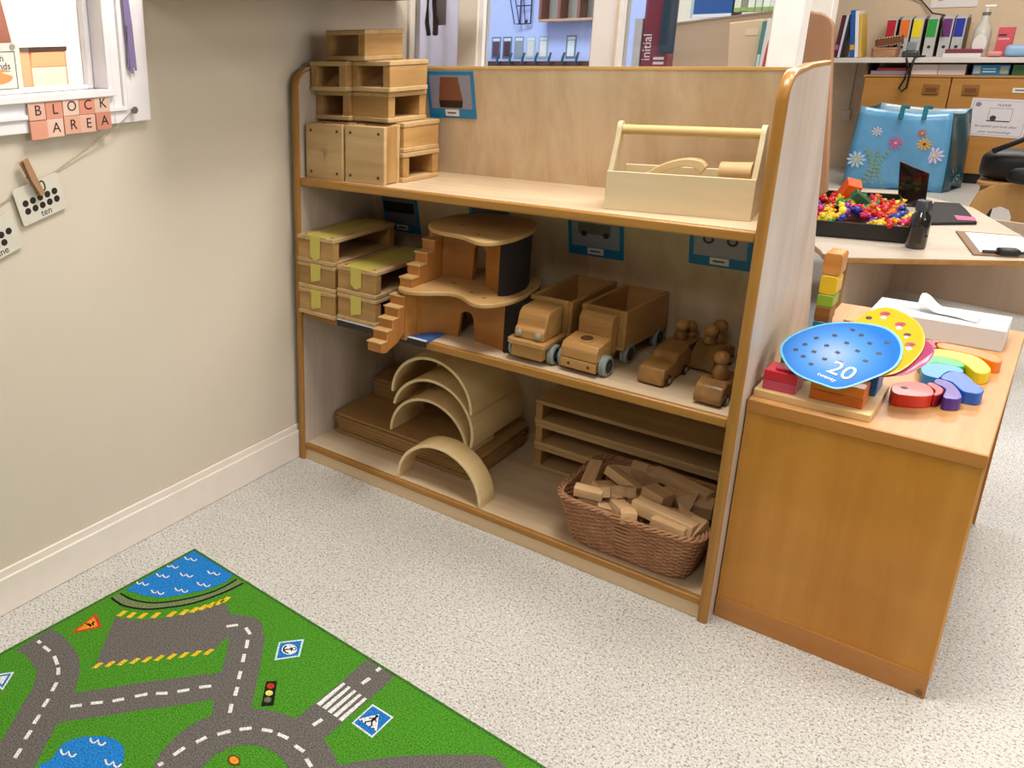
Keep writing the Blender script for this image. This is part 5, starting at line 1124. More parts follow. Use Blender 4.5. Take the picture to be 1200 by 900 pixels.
for i, (x, hx, h) in enumerate(((0.612, '#d9dccb', 0.20), (0.634, '#8f8a7a', 0.22), (0.656, '#e4e6dc', 0.19), (0.680, '#d6dccc', 0.21), (0.704, '#e9eae4', 0.20), (0.726, '#dfe2da', 0.21))):
    t = thing('ring_binder', 'pale file with green foot on the beige unit, %s of the row' % ['first', 'second', 'third', 'fourth', 'fifth', 'last'][i], 'file', (x, 1.66, 1.290))
    B().box(-0.0105, 0.0105, 0, 0.10, 0, h).out('spine', plain(hx, 0.4), t, bevel=0.001); B().box(-0.0106, 0.0106, -0.001, 0, 0.002, 0.014).out('green_label', plain('#8fae5c', 0.4), t)
    B().box(-0.004, 0.004, -0.001, 0, 0.05, 0.13).out('title_strip', plain('#5c6472', 0.4), t)
tr = thing('cream_bin', 'cream tapered wall box beside the books', 'box', (0.735, 1.25, 1.0))
B().xz([(0.0, 0.0), (0.07, 0.0), (0.075, 0.262), (-0.020, 0.254)], 0, 0.06).out('box_body', plain('#d2b496', 0.45), tr, bevel=0.003)
B().box(0.030, 0.066, -0.002, 0, 0.215, 0.235).out('label_slip', plain('#dcc3a6', 0.4), tr)
for i, (x, hx, h, lean, lb) in enumerate(((0.820, '#4a7672', 0.255, 0.03, 'teal thin book behind the third pane'), (0.836, '#d6cdc6', 0.262, 0.05, 'white picture book with red figure behind the third pane'), (0.862, '#8e2836', 0.270, 0.08, 'dark red book at the right end behind the third pane'))):
    t = thing('picture_book', lb, 'book', (x, 1.20, 1.0), rot=(0, lean, 0))
    w2 = 0.006 if i != 1 else 0.014
    B().box(-w2, w2, 0, 0.14, 0.002, h).out('cover', plain(hx, 0.35), t, bevel=0.001)
    if i == 1:
        B().slab(smoothpts([(-0.006, 0.03), (0.008, 0.03), (0.006, 0.12), (0.009, 0.17), (-0.001, 0.20), (-0.005, 0.10)], 3), 0, 0.0008, Matrix.Rotation(PI/2, 4, 'X')).out('printed_red_shape', plain('#b3303c', 0.4), t)
    else: B().box(-w2*0.6, w2*0.6, -0.0008, 0, 0.06, 0.16).out('title_strip', plain('#b9c7c2' if i == 0 else '#c98a90', 0.4), t)
st_ = thing('display_stand', 'low stand carrying the dispenser, cream box and books', 'stand', (0.66, 1.18, 0))
B().box(-0.24, 0.24, -0.01, 0.18, 0.97, 0.9995).out('top', plain('#bfa78c', 0.5), st_); B().box(-0.22, -0.19, 0.0, 0.17, 0, 0.97).out('leg', plain('#bfa78c', 0.5), st_); B().box(0.19, 0.22, 0.0, 0.17, 0, 0.97).out('leg', plain('#bfa78c', 0.5), st_)

# rounded brown end panel behind the shelf unit
ep_ = thing('end_panel', 'brown rounded end panel of another unit behind the shelf unit', 'panel', (1.0, 0.86, 0))
B().xz([(0.01, 0), (0.05, 0), (0.05, 0.76), (0.126, 0.82), (0.108, 0.98), (0.082, 1.20)]+arc(0.030, 1.222, 0.050, -5, 90, 6)+[(0.01, 1.28)], 0, 0.02).out('board', wood('brown_board', '#ad8262', '#9c7150', 'Z', 0.4, 14, 10, (0.3, 0.7), 0), ep_, bevel=0.004)

# ------------------------------------------------------------------ low table in the right-hand background
TZ = 0.42
tt = thing('low_table', 'low birch play table with panel legs behind the cabinet', 'table', (1.1, 2.6, 0))
oo = lambda P: [(x-1.1, y-2.6) for x, y in P]
top_pts = oo([(1.035, 1.890), (1.62, 2.265), (1.62, 2.36), (1.461, 2.728), (1.275, 3.236), (0.95, 3.55), (0.55, 3.4), (0.62, 2.6), (0.935, 1.96), (0.955, 1.905), (0.99, 1.882)])
B().slab(top_pts, TZ-0.004, TZ).out('top', wood('table_laminate', '#dccbb6', '#cfbda6', 'X', 0.35, 14, 10, (0.3, 0.7), 0), tt, bevel=0.0015)
B().slab(top_pts, TZ-0.024, TZ-0.0041).out('edge', HONEY('X'), tt, bevel=0.004)
lg = B().box(1.01-1.1, 1.03-1.1, 1.97-2.6, 3.2-2.6, 0.0005, TZ-0.024).out('leg_panel', wood('table_leg', '#cbb39c', '#bfa58c', 'Z', 0.4, 14, 10, (0.3, 0.7), 0), tt)
B().box(1.008-1.1, 1.032-1.1, 1.958-2.6, 1.97-2.6, 0.0005, TZ-0.024).out('edge_band', HONEY('Z'), lg, bevel=0.003)
B().slab(oo([(1.031, 3.185), (1.60, 3.035), (1.60, 3.055), (1.031, 3.205)]), 0.0005, TZ-0.024).out('leg_panel', wood('table_leg', '#cbb39c', '#bfa58c', 'Z', 0.4, 14, 10, (0.3, 0.7), 0), tt)

# black tray of coloured counting toys
ty = thing('toy_tray', 'black plastic tray heaped with small coloured toys on the low table', 'tray', (0.99, 2.52, TZ))
TA = math.atan2(2.23-2.184, 1.19-0.883)
tx = [(0.80-0.99, 2.184-2.52), (1.185-0.99, 2.255-2.52), (1.02-0.99, 3.03-2.52), (0.63-0.99, 2.95-2.52)]
B().slab(tx, 0.0003, 0.004).out('base', BLACK, ty)
for i in range(4):
    p, q = Vector((*tx[i], 0)), Vector((*tx[(i+1) % 4], 0)); d = (q-p).normalized(); nn = Vector((-d.y, d.x, 0))*0.008
    B().slab([(p.x, p.y), (q.x, q.y), (q.x+nn.x, q.y+nn.y), (p.x+nn.x, p.y+nn.y)], 0.004, 0.066).out('wall', BLACK, ty, bevel=0.002)
CC = ['#d9321f', '#e9c21a', '#2a8a3a', '#7a2d86', '#e06a1a', '#2b3f9a', '#d62a5c', '#f0d43a', '#c9241a', '#f0b51a']
protos = []
for hx in CC:
    b = B().sph((0, 0, 0.016), 0.015, 10, (1, 0.9, 1.15)).sph((0, 0, 0.036), 0.0105, 10)
    for s_ in (-1, 1): b.sph((s_*0.008, 0, 0.045), 0.0042, 6).sph((s_*0.012, -0.008, 0.006), 0.0062, 6)
    o = b.out('counting_bear', plain(hx, 0.3), smooth=1.2); protos.append(o)
nmc = ['red', 'yellow', 'green', 'purple', 'orange', 'dark blue', 'pink', 'pale yellow', 'crimson', 'amber']
cnt = [0]*10
for i in range(112):
    k = random.randrange(10)
    if i < 10: k = i
    u, v = random.random(), random.random()
    P = [Vector((*p, 0)) for p in tx]
    q = (P[0].lerp(P[1], 0.08+0.84*u)).lerp(P[3].lerp(P[2], 0.08+0.84*u), 0.05+0.80*v)
    o = protos[k] if cnt[k] == 0 else protos[k].copy()
    if cnt[k]: COL.objects.link(o)
    cnt[k] += 1
    hgt = 0.030+0.035*math.sin(PI*u)*math.sin(PI*min(1, 0.15+v))+random.uniform(0, 0.012)
    o.location = (0.99+q.x, 2.52+q.y, TZ+hgt); o.scale = (1.25,)*3
    o.rotation_euler = (random.uniform(-1.5, 1.5), random.uniform(-1.5, 1.5), random.uniform(0, 6))
    tag(o, 'small %s plastic counting toy in the black tray' % nmc[k], 'toy', '%s toys in the black tray' % nmc[k])
fl = tag(B().slab([(x*0.92, y*0.92) for x, y in tx], 0.006, 0.030).out('toy_heap', plain('#4a2418', 0.5), loc=(0.99, 2.52, TZ)), 'lower layer of mixed coloured toys filling the black tray', 'toys', kind='stuff')
for nm, hx, c_, r_, s_ in (('orange', '#ec5a1c', (0.865, 2.72, TZ+0.105), (0.5, 0.25, 0.5), (0.030, 0.030, 0.055)), ('dark green', '#1f5a34', (0.955, 2.58, TZ+0.090), (0.2, 0.7, 0.4), (0.060, 0.030, 0.018))):
    o = B().box(-s_[0], s_[0], -s_[1], s_[1], -s_[2], s_[2]).out('plastic_brick', plain(hx, 0.3), bevel=0.003); o.location = c_; o.rotation_euler = r_
    tag(o, 'large %s plastic brick sticking out of the black tray' % nm, 'toy brick')

# things on the low table
bo = thing('glass_bottle', 'dark glass bottle with grey cap at the table edge', 'bottle', (1.200, 2.195, TZ))
B().lathe([(0, 0.0003), (0.030, 0.0003), (0.033, 0.006), (0.033, 0.112), (0.030, 0.126), (0.021, 0.138), (0.0195, 0.145), (0, 0.145)], 24).out('body', plain('#1f1b14', 0.08, spec=0.7, coat=0.4), bo, smooth=0.7)
B().lathe([(0, 0.145), (0.024, 0.145), (0.024, 0.180), (0.022, 0.183), (0, 0.183)], 24).out('cap', plain('#3a3b40', 0.35), bo, smooth=0.6)
B().box(-0.018, 0.018, -0.0338, -0.031, 0.025, 0.085).out('paper_label', plain('#2d261c', 0.4), bo)
cl = thing('clipboard', 'brown clipboard with white paper and black clip on the table', 'clipboard', (1.40, 2.40, TZ))
qd = [(1.377-1.40, 2.180-2.40), (1.56-1.40, 2.26-2.40), (1.49-1.40, 2.64-2.40), (1.280-1.40, 2.60-2.40)]
B().slab(qd, 0.0004, 0.006).out('board', plain('#8a6544', 0.5), cl, bevel=0.002)
B().slab([(x*0.84+0.012, y*0.84+0.012) for x, y in qd], 0.006, 0.0072).out('paper', plain('#ebe6e0', 0.6), cl)
B().tube([(0.0, -0.190, 0.014), (0.13, -0.135, 0.014)], 0.006, 6).out('clip_bar', BLACK, cl, smooth=0.8)
B().box(-0.032, 0.032, -0.022, 0.022, 0.006, 0.030, Matrix.Translation((0.070, -0.165, 0)) @ Matrix.Rotation(0.4, 4, 'Z')).out('clip', BLACK, cl, bevel=0.008)
po = thing('black_pouch', 'flat black mat with a pink note on the low table', 'mat', (1.22, 2.92, TZ))
B().slab([(x-1.22, y-2.92) for x, y in ((1.155, 2.66), (1.33, 2.80), (1.262, 3.10), (1.225, 3.24), (1.13, 3.22))], 0.0004, 0.014).out('mat', plain('#17130f', 0.7), po, bevel=0.004)
B().slab([(x-1.22, y-2.92) for x, y in ((1.262, 2.80), (1.325, 2.815), (1.310, 2.90), (1.240, 2.90))], 0.014, 0.0155).out('pink_note', plain('#d0568c', 0.5), po)
sc_ = thing('tablet_screen', 'thin dark screen standing upright behind the toy tray', 'screen', (1.055, 3.10, TZ))
B().xz([(-0.072, 0.205), (0.048, 0.160), (0.058, 0.0), (-0.050, 0.02)], -0.004, 0.004).out('panel', plain('#1b1410', 0.15), sc_, bevel=0.002)
B().xz([(-0.064, 0.196), (0.043, 0.155), (0.051, 0.008), (-0.044, 0.026)], -0.005, -0.004).out('glass_face', plain('#21150f', 0.06), sc_)
B().box(-0.05, 0.055, -0.004, 0.05, 0.0003, 0.008).out('stand', BLACK, sc_)
o = tag(B().cyl((1.128, 3.0, TZ+0.0145), (1.128, 3.0, TZ+0.04), 0.022, n=16).out('purple_tub', plain('#4a3a70', 0.4)), 'small purple round tub beside the dark bottle', 'tub')

# child's chair with bags
ch = thing('child_chair', 'small bent-wood chair behind the low table', 'chair', (1.40, 3.95, 0))
CHW = lambda ax='X': wood('chair_ply', '#c79b62', '#b88a4f', ax, 0.35, 16, 10, (0.3, 0.7), 0)
sh = rrect(-0.20, 0.24, -0.0, 0.44, 0.10, 8)
b = B().xz([(-0.195, 0.0), (-0.150, 0.0), (-0.120, 0.22)]+[(-0.06+0.05*math.cos(math.radians(a)), 0.27+0.05*math.sin(math.radians(a))) for a in (180, 135, 90, 45, 0)]+[(-0.005, 0.0), (0.045, 0.0), (0.050, 0.30), (0.20, 0.30), (0.205, 0.0), (0.25, 0.0), (0.245, 0.36), (0.20, 0.43), (0.0, 0.445), (-0.10, 0.435), (-0.165, 0.385), (-0.190, 0.30)], -0.012, 0.012)
b.out('back_frame', CHW('Z'), ch, bevel=0.004)
B().slab(rrect(-0.185, 0.235, 0.012, 0.34, 0.06), 0.415, 0.435).out('seat', CHW('X'), ch, bevel=0.005)
for x in (-0.165, 0.215): B().box(x-0.018, x+0.018, 0.30, 0.33, 0.0, 0.415).out('leg', CHW('Z'), ch, bevel=0.004)
def lump(name, label, cat, loc, dims, hexc, seed, extra=None):
    t = thing(name, label, cat, loc)
    bm = bmesh.new(); bmesh.ops.create_icosphere(bm, subdivisions=4, radius=1.0)
    rnd = random.Random(seed); ks = [(Vector((rnd.uniform(-3, 3), rnd.uniform(-3, 3), rnd.uniform(-3, 3))), rnd.uniform(0, 6)) for _ in range(7)]
    for v in bm.verts:
        p = v.co.copy(); e = 0.6
        q = Vector([math.copysign(abs(c)**e, c) for c in p])
        d = sum(math.sin(k.dot(p)*1.3+f) for k, f in ks)/7
        q *= 1+0.10*d
        v.co = (q.x*dims[0], q.y*dims[1], q.z*dims[2]+dims[2])
    x = B(); x.bm.free(); x.bm = bm
    x.out('bag_body', plain(hexc, 0.5, 0.4, 60), t, smooth=1.5)
    if extra: extra(t)
    return t
def ex1(t):
    B().tube([(-0.14, -0.15, 0.16), (-0.02, -0.185, 0.235), (0.10, -0.18, 0.19), (0.14, -0.15, 0.08)], 0.014, 8).out('strap', plain('#0e0c0b', 0.5), t, smooth=0.8)
    B().tube([(0.02, -0.17, 0.190), (0.09, -0.185, 0.200), (0.135, -0.18, 0.175)], 0.012, 6).out('pink_lining', plain('#c46a8c', 0.5), t, smooth=0.8)
    B().tube([(0.13, -0.17, 0.13), (0.17, -0.16, 0.17), (0.19, -0.15, 0.10)], 0.010, 6).out('grey_buckle', plain('#8d8a90', 0.35, metal=0.5), t, smooth=0.8)
lump('black_bag', 'black bag with pink lining piled on the child chair', 'bag', (1.395, 4.13, 0.434), (0.20, 0.15, 0.080), '#171312', 3, ex1)
lump('black_cushion', 'black padded bag hanging over the front of the child chair', 'bag', (1.50, 3.875, 0.4455), (0.16, 0.05, 0.045), '#101010', 9)
kf = thing('dark_stool', 'dark metal stool frame behind the child chair', 'stool', (1.30, 4.6, 0))
for x in (-0.06, 0.30): B().cyl((x, 0, 0.0), (x+0.02, 0, 0.40), 0.012, n=10).out('leg', BLACK, kf); B().cyl((x, 0.3, 0.0), (x+0.02, 0.3, 0.40), 0.012, n=10).out('leg', BLACK, kf)
B().box(-0.08, 0.34, -0.02, 0.32, 0.40, 0.43).out('seat', BLACK, kf, bevel=0.006)

# ------------------------------------------------------------------ far counter with cupboards
YC = 6.85
ct = struct(B().box(-0.13, 2.6, YC-0.03, 7.349, 0.925, 0.965), 'trim_9', plain('#d6cbc2', 0.45), bevel=0.004)
def cupb(x0, x1, lb):
    t = thing('base_cupboard', lb, 'cupboard', (x0, YC, 0))
    w_ = x1-x0
    B().box(0, w_-0.002, 0.02, 0.48, 0.08, 0.815).out('carcass', plain('#a06f38', 0.5), t)
    B().box(0, w_-0.002, 0.05, 0.48, 0.0, 0.08).out('plinth', BLACK, t)
    d = B().box(0.003, w_-0.005, 0.0, 0.02, 0.085, 0.81).out('door', wood('cup_door', '#bd8744', '#ae7735', 'X', 0.4, 12, 10, (0.3, 0.7), 0), t, bevel=0.002)
    return t, d
for x0, x1, lb, hx in ((0.150, 0.728, 'orange wooden cupboard left, behind the blue bag', 0.46), (0.730, 1.30, 'orange wooden cupboard with a paper notice on the door', 0.13), (1.302, 1.88, 'orange wooden cupboard at the right end under the counter', 0.3)):
    t, d = cupb(x0, x1, lb)
    B().box(hx-0.052, hx+0.052, -0.012, 0.0, 0.685, 0.765).out('handle_frame', wood('handle_w', '#a26a32', '#8a5826', 'X', 0.4, 20, 10, (0.3, 0.7), 0), d, bevel=0.004)
    B().box(hx-0.036, hx+0.036, -0.013, -0.011, 0.700, 0.735).out('handle_recess', plain('#6f431c', 0.5), d)
B().box(0.14, 1.9, YC+0.01, 7.34, 0.816, 0.835)
sl = thing('under_counter_shelf', 'thin wooden shelf between cupboards and white counter', 'shelf', (0.14, YC, 0.8155))
B().box(0, 1.76, -0.005, 0.48, 0, 0.016).out('board', wood('under_shelf', '#b98650', '#a8743c', 'X', 0.4, 14, 10, (0.3, 0.7), 0), sl)
B().box(0.005, 0.02, 0.01, 0.48, 0.016, 0.108).out('upright', plain('#5a4634', 0.5), sl); B().box(1.70, 1.72, 0.01, 0.48, 0.016, 0.108).out('upright', plain('#5a4634', 0.5), sl)
zs_ = 0.832
for i, (x0, x1, h, hx, lb) in enumerate(((0.18, 0.43, 0.030, '#8a8494', 'stack of papers with purple edge under the counter'), (0.22, 0.44, 0.022, '#a33226', 'red folder on the papers under the counter'), (0.455, 0.625, 0.080, '#d8c6bc', 'pale cardboard box under the counter, left'), (0.627, 0.800, 0.080, '#c9b9b0', 'grey cardboard box under the counter, right'), (0.842, 1.065, 0.078, '#1f6f9c', 'blue labelled box under the counter'), (1.080, 1.30, 0.078, '#2f5a2c', 'green box under the counter at the right'))):
    t = thing('stored_box', lb, 'box', ((x0+x1)/2, YC+0.02, zs_+(0.0305 if i == 1 else 0.0002)))
    w2 = (x1-x0)/2
    B().box(-w2, w2, 0.0, 0.25, 0, h).out('box', plain(hx, 0.45), t, bevel=0.002)
    if i == 4:
        for a, c_, q in ((-0.105, -0.062, '#a9aaa4'), (0.055, 0.104, '#9aa08c')): B().box(a, c_, -0.001, 0, 0.012, 0.066).out('label', plain(q, 0.4), t)
        for z_ in (0.046, 0.026): B().box(-0.05, 0.03, -0.001, 0, z_-0.005, z_+0.005).out('printed_line', plain('#b8d4e0', 0.4), t)
zt_ = 0.9653
def cth(name, label, cat, x, dy=0.0): return thing(name, label, cat, (x, YC+dy, zt_))
for i, (x, w_, h, lean, hx, lb) in enumerate(((-0.100, 0.026, 0.335, 0.06, '#55222f', 'dark red book leftmost on the far counter'), (-0.072, 0.018, 0.34, 0.06, '#c9c4cc', 'grey-white book on the far counter beside the dark red one'), (-0.050, 0.014, 0.33, 0.05, '#2a2430', 'thin black book on the far counter'), (0.026, 0.032, 0.375, -0.13, '#1f57a0', 'tall blue book leaning on the far counter'), (0.0575, 0.026, 0.37, -0.13, '#e5dfe0', 'white book leaning beside the tall blue one'), (0.0825, 0.018, 0.345, -0.13, '#d8b04a', 'yellow book at the right end of the counter books'))):
    t = thing('book', lb, 'book', (x, YC+0.03, zt_+0.003), rot=(0, lean, 0))
    B().box(-w_/2, w_/2, 0, 0.22, 0, h).out('cover', plain(hx, 0.4), t, bevel=0.001)
    if i in (0, 3): B().box(-w_/2+0.001, w_/2-0.001, -0.001, 0, 0.06, 0.10).out('spine_band', plain('#d2a23a' if i == 3 else '#b95c86', 0.4), t)
wb = cth('small_basket', 'small brown wicker basket on the far counter', 'basket', 0.245, 0.02)
B().slab(rrect(-0.080, 0.080, 0, 0.16, 0.02), 0.0, 0.004).out('base', WICK, wb)
for r in range(7):
    o_ = [(x, y, 0.006+r*0.011) for x, y in rrect(-0.080-r*0.001, 0.080+r*0.001, 0-r*0.001, 0.16+r*0.001, 0.02)]
    B().tube(o_, 0.0062, 6, True).out('weave_ring', WICK, wb, smooth=0.8)
cw = cth('brown_case', 'brown stitched case lying tilted on the small basket', 'case', 0.262, 0.03)
cw.location.z += 0.118; cw.rotation_euler = (0, -0.16, 0)
B().box(-0.090, 0.090, 0, 0.10, -0.030, 0.045).out('case', plain('#6f3d1e', 0.5), cw, bevel=0.01)
s_ = B()
for k in range(10): s_.box(-0.085+0.018*k, -0.076+0.018*k, -0.002, 0.0, 0.036, 0.043)
for k in range(10): s_.box(-0.085+0.018*k, -0.076+0.018*k, -0.002, 0.0, -0.026, -0.021)
tag(s_.out('white_stitching', plain('#d8c8b4', 0.5), cw), kind='stuff')
gy = cth('grey_gadget', 'grey cable gadget lying between basket and files on the far counter', 'gadget', 0.425, 0.0)
B().box(-0.055, 0.055, 0.0, 0.09, 0.0, 0.050).out('body', plain('#3c3f38', 0.4), gy, bevel=0.012); B().box(-0.03, 0.03, 0.01, 0.03, 0.050, 0.12).out('grey_clip', plain('#7f8588', 0.4), gy, bevel=0.006)
for i, (x, hx, nm) in enumerate(((0.240, '#b3242c', 'red'), (0.333, '#e2742a', 'orange'), (0.418, '#e8cc22', 'yellow'), (0.515, '#2f9a3c', 'green'), (0.610, '#6a2f6e', 'purple'), (0.690, '#27339c', 'dark blue'))):
    t = thing('magazine_file', 'grey file holder with a %s top label on the far counter' % nm, 'file holder', (x, YC+0.19, zt_))
    B().yz([(0, 0), (0.24, 0), (0.24, 0.315), (0.10, 0.315), (0.0, 0.29)], -0.036, 0.036).out('holder', plain('#b9b6b2', 0.45), t, bevel=0.002)
    B().box(-0.033, 0.026, -0.002, 0.0, 0.150, 0.288).out('colour_label', plain(hx, 0.35), t)
    B().box(0.0362, 0.0385, 0.0, 0.24, 0.0, 0.29).out('dark_side', plain('#3a362e', 0.5), t)
    B().cyl((0.0, -0.002, 0.075), (0.0, 0.0, 0.075), 0.012, n=14).out('finger_hole', plain('#2a2624', 0.5), t)
bt_ = cth('clear_bottle', 'tall clear bottle with white oval label on the far counter', 'bottle', 0.845, 0.12)
B().lathe([(0, 0.0003), (0.055, 0.0003), (0.058, 0.01), (0.058, 0.17), (0.050, 0.215), (0.026, 0.265), (0.024, 0.305), (0, 0.305)], 24).out('body', plain('#c9c4b6', 0.12, spec=0.6), bt_, smooth=0.7)
B().lathe([(0, 0.305), (0.026, 0.305), (0.026, 0.328), (0, 0.328)], 16).out('cap', plain('#6f6a64', 0.35), bt_, smooth=0.6)
B().cyl((0, 0, 0.328), (0, 0, 0.365), 0.008, n=10).out('pump_stem', plain('#e8e4e0', 0.35), bt_, smooth=0.7); B().box(-0.02, 0.05, -0.012, 0.012, 0.362, 0.380).out('pump_head', plain('#efeae6', 0.35), bt_, bevel=0.005)
B().slab([(0.043*math.cos(2*PI*i/24), 0.095+0.072*math.sin(2*PI*i/24)) for i in range(24)], 0.0575, 0.0600, Matrix.Rotation(PI/2, 4, 'X')).out('oval_label', plain('#ded8d2', 0.5), bt_)
mb = cth('maroon_book', 'maroon book lying flat on a white book on the far counter', 'book', 0.765, -0.01)
B().box(-0.125, 0.110, 0, 0.12, 0.0002, 0.030).out('white_book', plain('#dcd6d2', 0.5), mb, bevel=0.002)
mb2 = cth('flat_maroon_cover', 'maroon hardback on top of the flat white book', 'book', 0.765, -0.01); mb2.location.z += 0.0305
mb['label'] = 'flat white book under the maroon one on the far counter'; mb.name = 'white_book'; mb['category'] = 'book'; mb2.name = 'maroon_book'
B().box(-0.115, 0.110, 0, 0.12, 0, 0.030).out('cover', plain('#7f3040', 0.45), mb2, bevel=0.002); B().box(-0.113, 0.1105, 0.002, 0.12, 0.006, 0.024).out('pages', plain('#a86470', 0.6), mb2)
pb_ = cth('pink_box', 'pink box with dark label on the far counter', 'box', 0.985, 0.10)
B().box(-0.045, 0.052, 0, 0.08, 0.0003, 0.215).out('box', plain('#cf5660', 0.4), pb_, bevel=0.002); B().box(-0.038, 0.010, -0.001, 0, 0.150, 0.165).out('label_print', plain('#5b2a34', 0.4), pb_); B().box(-0.038, 0.030, -0.001, 0, 0.125, 0.135).out('label_print', plain('#e6b4b8', 0.4), pb_)
lump('blue_glove_pile', 'crumpled pale blue cloth at the right end of the far counter', 'cloth', (1.09, YC+0.02, zt_), (0.085, 0.05, 0.045), '#8fb0d0', 5)
lump('pink_wipe', 'crumpled pink paper beside the pale blue cloth', 'paper', (0.955, YC+0.02, zt_), (0.050, 0.04, 0.022), '#d98f86', 6)
wbx = thing('wall_notice', 'white notice with a grey photo on the wall above the file holders', 'notice', (0.60, 7.349, 1.39))
B().box(-0.17, 0.14, -0.006, 0, -0.05, 0.12).out('board', plain('#e9e2dc', 0.4), wbx); B().slab([(-0.12, 0.0), (0.10, 0.05), (0.10, 0.075), (-0.12, 0.03)], 0.006, 0.0075, Matrix.Rotation(PI/2, 4, 'X')).out('printed_shape', plain('#a39890', 0.5), wbx)
cbl = B().tube([(0.415, 6.79, 0.965), (0.437, 6.79, 0.90), (0.430, 6.79, 0.80), (0.405, 6.79, 0.73), (0.425, 6.79, 0.705), (0.455, 6.79, 0.735), (0.458, 6.79, 0.82), (0.462, 6.79, 0.92), (0.470, 6.80, 0.972), (0.52, 6.90, 0.974)], 0.008, 6)
tag(cbl.out('cable_loop', plain('#17140f', 0.5), smooth=0.8), 'black cable loop hanging from the far counter', 'cable')
cb2 = B().tube([(0.25, 7.33, 1.45), (0.37, 7.32, 1.40), (0.46, 7.30, 1.30), (0.56, 7.20, 1.28), (0.56, 7.06, 1.285), (0.60, 7.0, 1.12)], 0.006, 6)
tag(cb2.out('wall_cable', plain('#2a1f1a', 0.5), smooth=0.8), 'dark cable curving down the far wall to the file holders', 'cable')
sk = thing('wall_socket', 'white socket with conduit on the wall left of the cupboards', 'socket', (-0.02, 7.349, 0.46))
B().box(-0.030, 0.030, -0.02, 0, -0.045, 0.045).out('socket', plain('#d4c8bc', 0.4), sk, bevel=0.003); B().box(-0.010, 0.010, -0.015, 0, 0.045, 0.45).out('conduit', plain('#cfc3b4', 0.4), sk)
ns = thing('door_notice', 'white paper notice with handwriting and a small drawing on the cupboard door', 'notice', (1.06, YC-0.002, 0.515), rot=(0, 0.03, 0))
B().box(-0.180, 0.180, -0.001, 0.0012, -0.140, 0.145).out('paper', plain('#ded6d8', 0.5), ns)
PEN = plain('#3c3440', 0.5)
b = B()
for a in ((-0.165, 0.165, 0.128, 0.130), (-0.165, 0.165, -0.128, -0.126), (-0.165, -0.163, -0.128, 0.130), (0.163, 0.165, -0.128, 0.130)): b.box(a[0], a[1], -0.0016, -0.001, a[2], a[3])
b.out('printed_border', plain('#8f8890', 0.5), ns)
FR = lambda x, z_: basis((x, -0.0012, z_), *FRONT)
txt('handwriting', 'PLEASE', 0.026, FR(0.02, 0.098), PEN, ns, 0.0002, 0.2); txt('handwriting', 'be careful and look after', 0.0255, FR(0.0, -0.062), PEN, ns, 0.0002, 0.2); txt('handwriting', 'your surroundings', 0.0265, FR(0.0, -0.104), PEN, ns, 0.0002, 0.2)
b = B().box(-0.065, 0.075, -0.0018, -0.001, -0.025, -0.017)
b.cyl((-0.028, -0.001, 0.000), (-0.028, -0.0018, 0.000), 0.020, n=16)
for a in ((-0.06, -0.058, -0.02, 0.075), (0.078, 0.080, -0.02, 0.075), (-0.06, 0.08, 0.074, 0.076)): b.box(a[0], a[1], -0.0016, -0.001, a[2], a[3])
b.out('drawing', PEN, ns)
B().cyl((-0.135, -0.001, 0.098), (-0.135, -0.0016, 0.098), 0.018, n=16).out('printed_badge', plain('#8b838c', 0.5), ns)
tg = thing('drawer_label', 'small white label strip on the cupboard at the right edge', 'label', (1.16, YC-0.002, 0.725))
B().box(-0.05, 0.05, -0.001, 0.0012, -0.018, 0.018).out('paper', plain('#e2dcd6', 0.5), tg); B().box(-0.035, 0.035, -0.0016, -0.001, -0.004, 0.004).out('printed_line', PEN, tg)

# big blue carrier bag with flowers
bg = thing('carrier_bag', 'large blue carrier bag with printed flowers and teal sides on the floor', 'bag', (0.55, 6.35, 0))
b = B(); SIDE = '#104c5a'
P0 = {'fl': (-0.315, -0.12), 'fr': (0.318, -0.07), 'br': (0.40, 0.28), 'bl': (-0.24, 0.25)}
def sheet(p, q, nm, hexc, ztop_p, ztop_q, inw=0.02, curve=0.02):
    s_ = B(); G = []
    n = 14; d = Vector((q[0]-p[0], q[1]-p[1], 0)); nr = Vector((d.y, -d.x, 0)).normalized()
    for i in range(n+1):
        f = i/n; row = []
        for k in range(11):
            g = k/10; h = (ztop_p*(1-f)+ztop_q*f)*g-0.02*math.sin(PI*f)*g
            base = Vector((p[0]+d.x*f, p[1]+d.y*f, h)); base += nr*(0.016*math.sin(f*7+g*4)*math.sin(PI*f)+curve*math.sin(PI*g)*math.sin(PI*f))
            base.x += (0.0-base.x)*0.10*g*g*(1 if base.x < 0 else 0.9)
            row.append(s_.bm.verts.new(base+Vector((0, 0, 0.002))))
        G.append(row)
    for a, c in zip(G, G[1:]):
        for k in range(10): s_.bm.faces.new((a[k], c[k], c[k+1], a[k+1]))
    o = s_.out(nm, plain(hexc, 0.25, 0.6, 22, var=0.12), bg, smooth=1.2); m = o.modifiers.new('thickness', 'SOLIDIFY'); m.thickness = 0.003
    return o
fp = sheet(P0['fl'], P0['fr'], 'front_panel', '#629fc8', 0.625, 0.59)
sheet(P0['fr'], P0['br'], 'side_panel', SIDE, 0.59, 0.60); sheet(P0['br'], P0['bl'], 'back_panel', '#9fb8c6', 0.60, 0.63); sheet(P0['bl'], P0['fl'], 'side_panel', SIDE, 0.63, 0.625)
B().slab([P0['fl'], P0['fr'], P0['br'], P0['bl']], 0.002, 0.006).out('bottom', plain(SIDE, 0.4), bg)
B().slab([(x*0.86, y*0.86) for x, y in (P0['fl'], P0['fr'], P0['br'], P0['bl'])], 0.45, 0.47).out('pale_contents', plain('#b9c3d0', 0.7), bg, bevel=0.005)
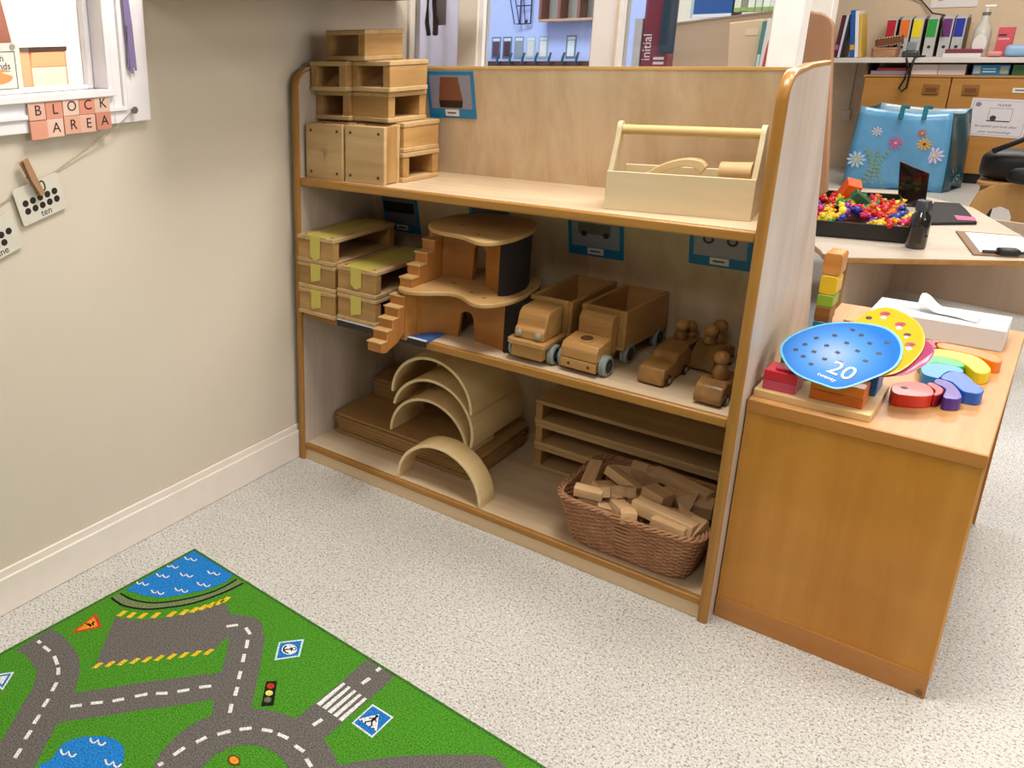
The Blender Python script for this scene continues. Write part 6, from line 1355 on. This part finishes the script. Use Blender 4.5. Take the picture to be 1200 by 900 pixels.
def onfront(x, z_): 
    f = (x+0.315)/0.633
    y = -0.12+0.05*f-(0.016*math.sin(f*7+z_/0.61*4)*math.sin(PI*f)+0.02*math.sin(PI*z_/0.61)*math.sin(PI*f))-0.006
    g = z_/0.61; return Vector((x-x*0.10*g*g, y, z_))
def flower(x, z_, r, hexc, n=8, c='#e9c65a'):
    b = B(); cc = onfront(x, z_)
    for k in range(n):
        a = 2*PI*k/n; d = Vector((math.cos(a), 0, math.sin(a))); e = Vector((-math.sin(a), 0, math.cos(a)))
        b.poly([cc+d*r*0.2+e*r*0.05, cc+d*r*0.7+e*r*0.16, cc+d*r, cc+d*r*0.7-e*r*0.16, cc+d*r*0.2-e*r*0.05])
    o = b.out('printed_flower', plain(hexc, 0.3), fp)
    b = B(); b.poly([cc+Vector((r*0.2*math.cos(2*PI*k/10), -0.001, r*0.2*math.sin(2*PI*k/10))) for k in range(10)])
    b.out('printed_flower_centre', plain(c, 0.3), fp)
flower(-0.02, 0.36, 0.052, '#d6588a', 8, '#e8a8be'); flower(-0.255, 0.22, 0.070, '#b9d2e2', 10); flower(0.235, 0.28, 0.068, '#cfc3e0', 10); flower(0.165, 0.36, 0.050, '#e0a83a', 10, '#5a3416'); flower(0.14, 0.44, 0.034, '#c9603a', 8); flower(-0.16, 0.44, 0.040, '#d8d0dc', 8); flower(0.06, 0.20, 0.030, '#c47aa0', 7)
b = B()
for (x, z_, dx) in ((-0.17, 0.05, 0.03), (-0.12, 0.05, 0.0), (-0.06, 0.05, -0.04), (-0.20, 0.06, 0.05)):
    for k in range(9):
        p = onfront(x+dx*math.sin(k*0.4), z_+0.030*k); b.poly([p+Vector((0, 0, 0.016)), p+Vector((0.016, 0, 0)), p+Vector((0, 0, -0.016)), p+Vector((-0.016, 0, 0))])
b.out('printed_leaves', plain('#7fa392', 0.3), fp)
for x in (-0.02, 0.135):
    B().tube([onfront(x, 0.59)+Vector((0, -0.004, -0.05)), onfront(x, 0.60)+Vector((0.0, 0.02, 0.03)), onfront(x, 0.60)+Vector((0.02, 0.10, 0.02))], 0.016, 6).out('handle', plain('#17707c', 0.4), bg, smooth=0.8)
cc = Vector((0.352, 0.05, 0.12)); b = B()
for k in range(9):
    a = 2*PI*k/9; d = Vector((0.03*math.cos(a), 0.07*math.cos(a), 0.06*math.sin(a))); e = Vector((0, 0.014, 0.0))
    b.poly([cc+d*0.2+Vector((0.012, -0.006, 0)), cc+d*0.8+e+Vector((0.012, -0.006, 0)), cc+d+Vector((0.012, -0.006, 0)), cc+d*0.8-e+Vector((0.012, -0.006, 0))])
b.out('printed_side_flower', plain('#cfd8d0', 0.3), bg)
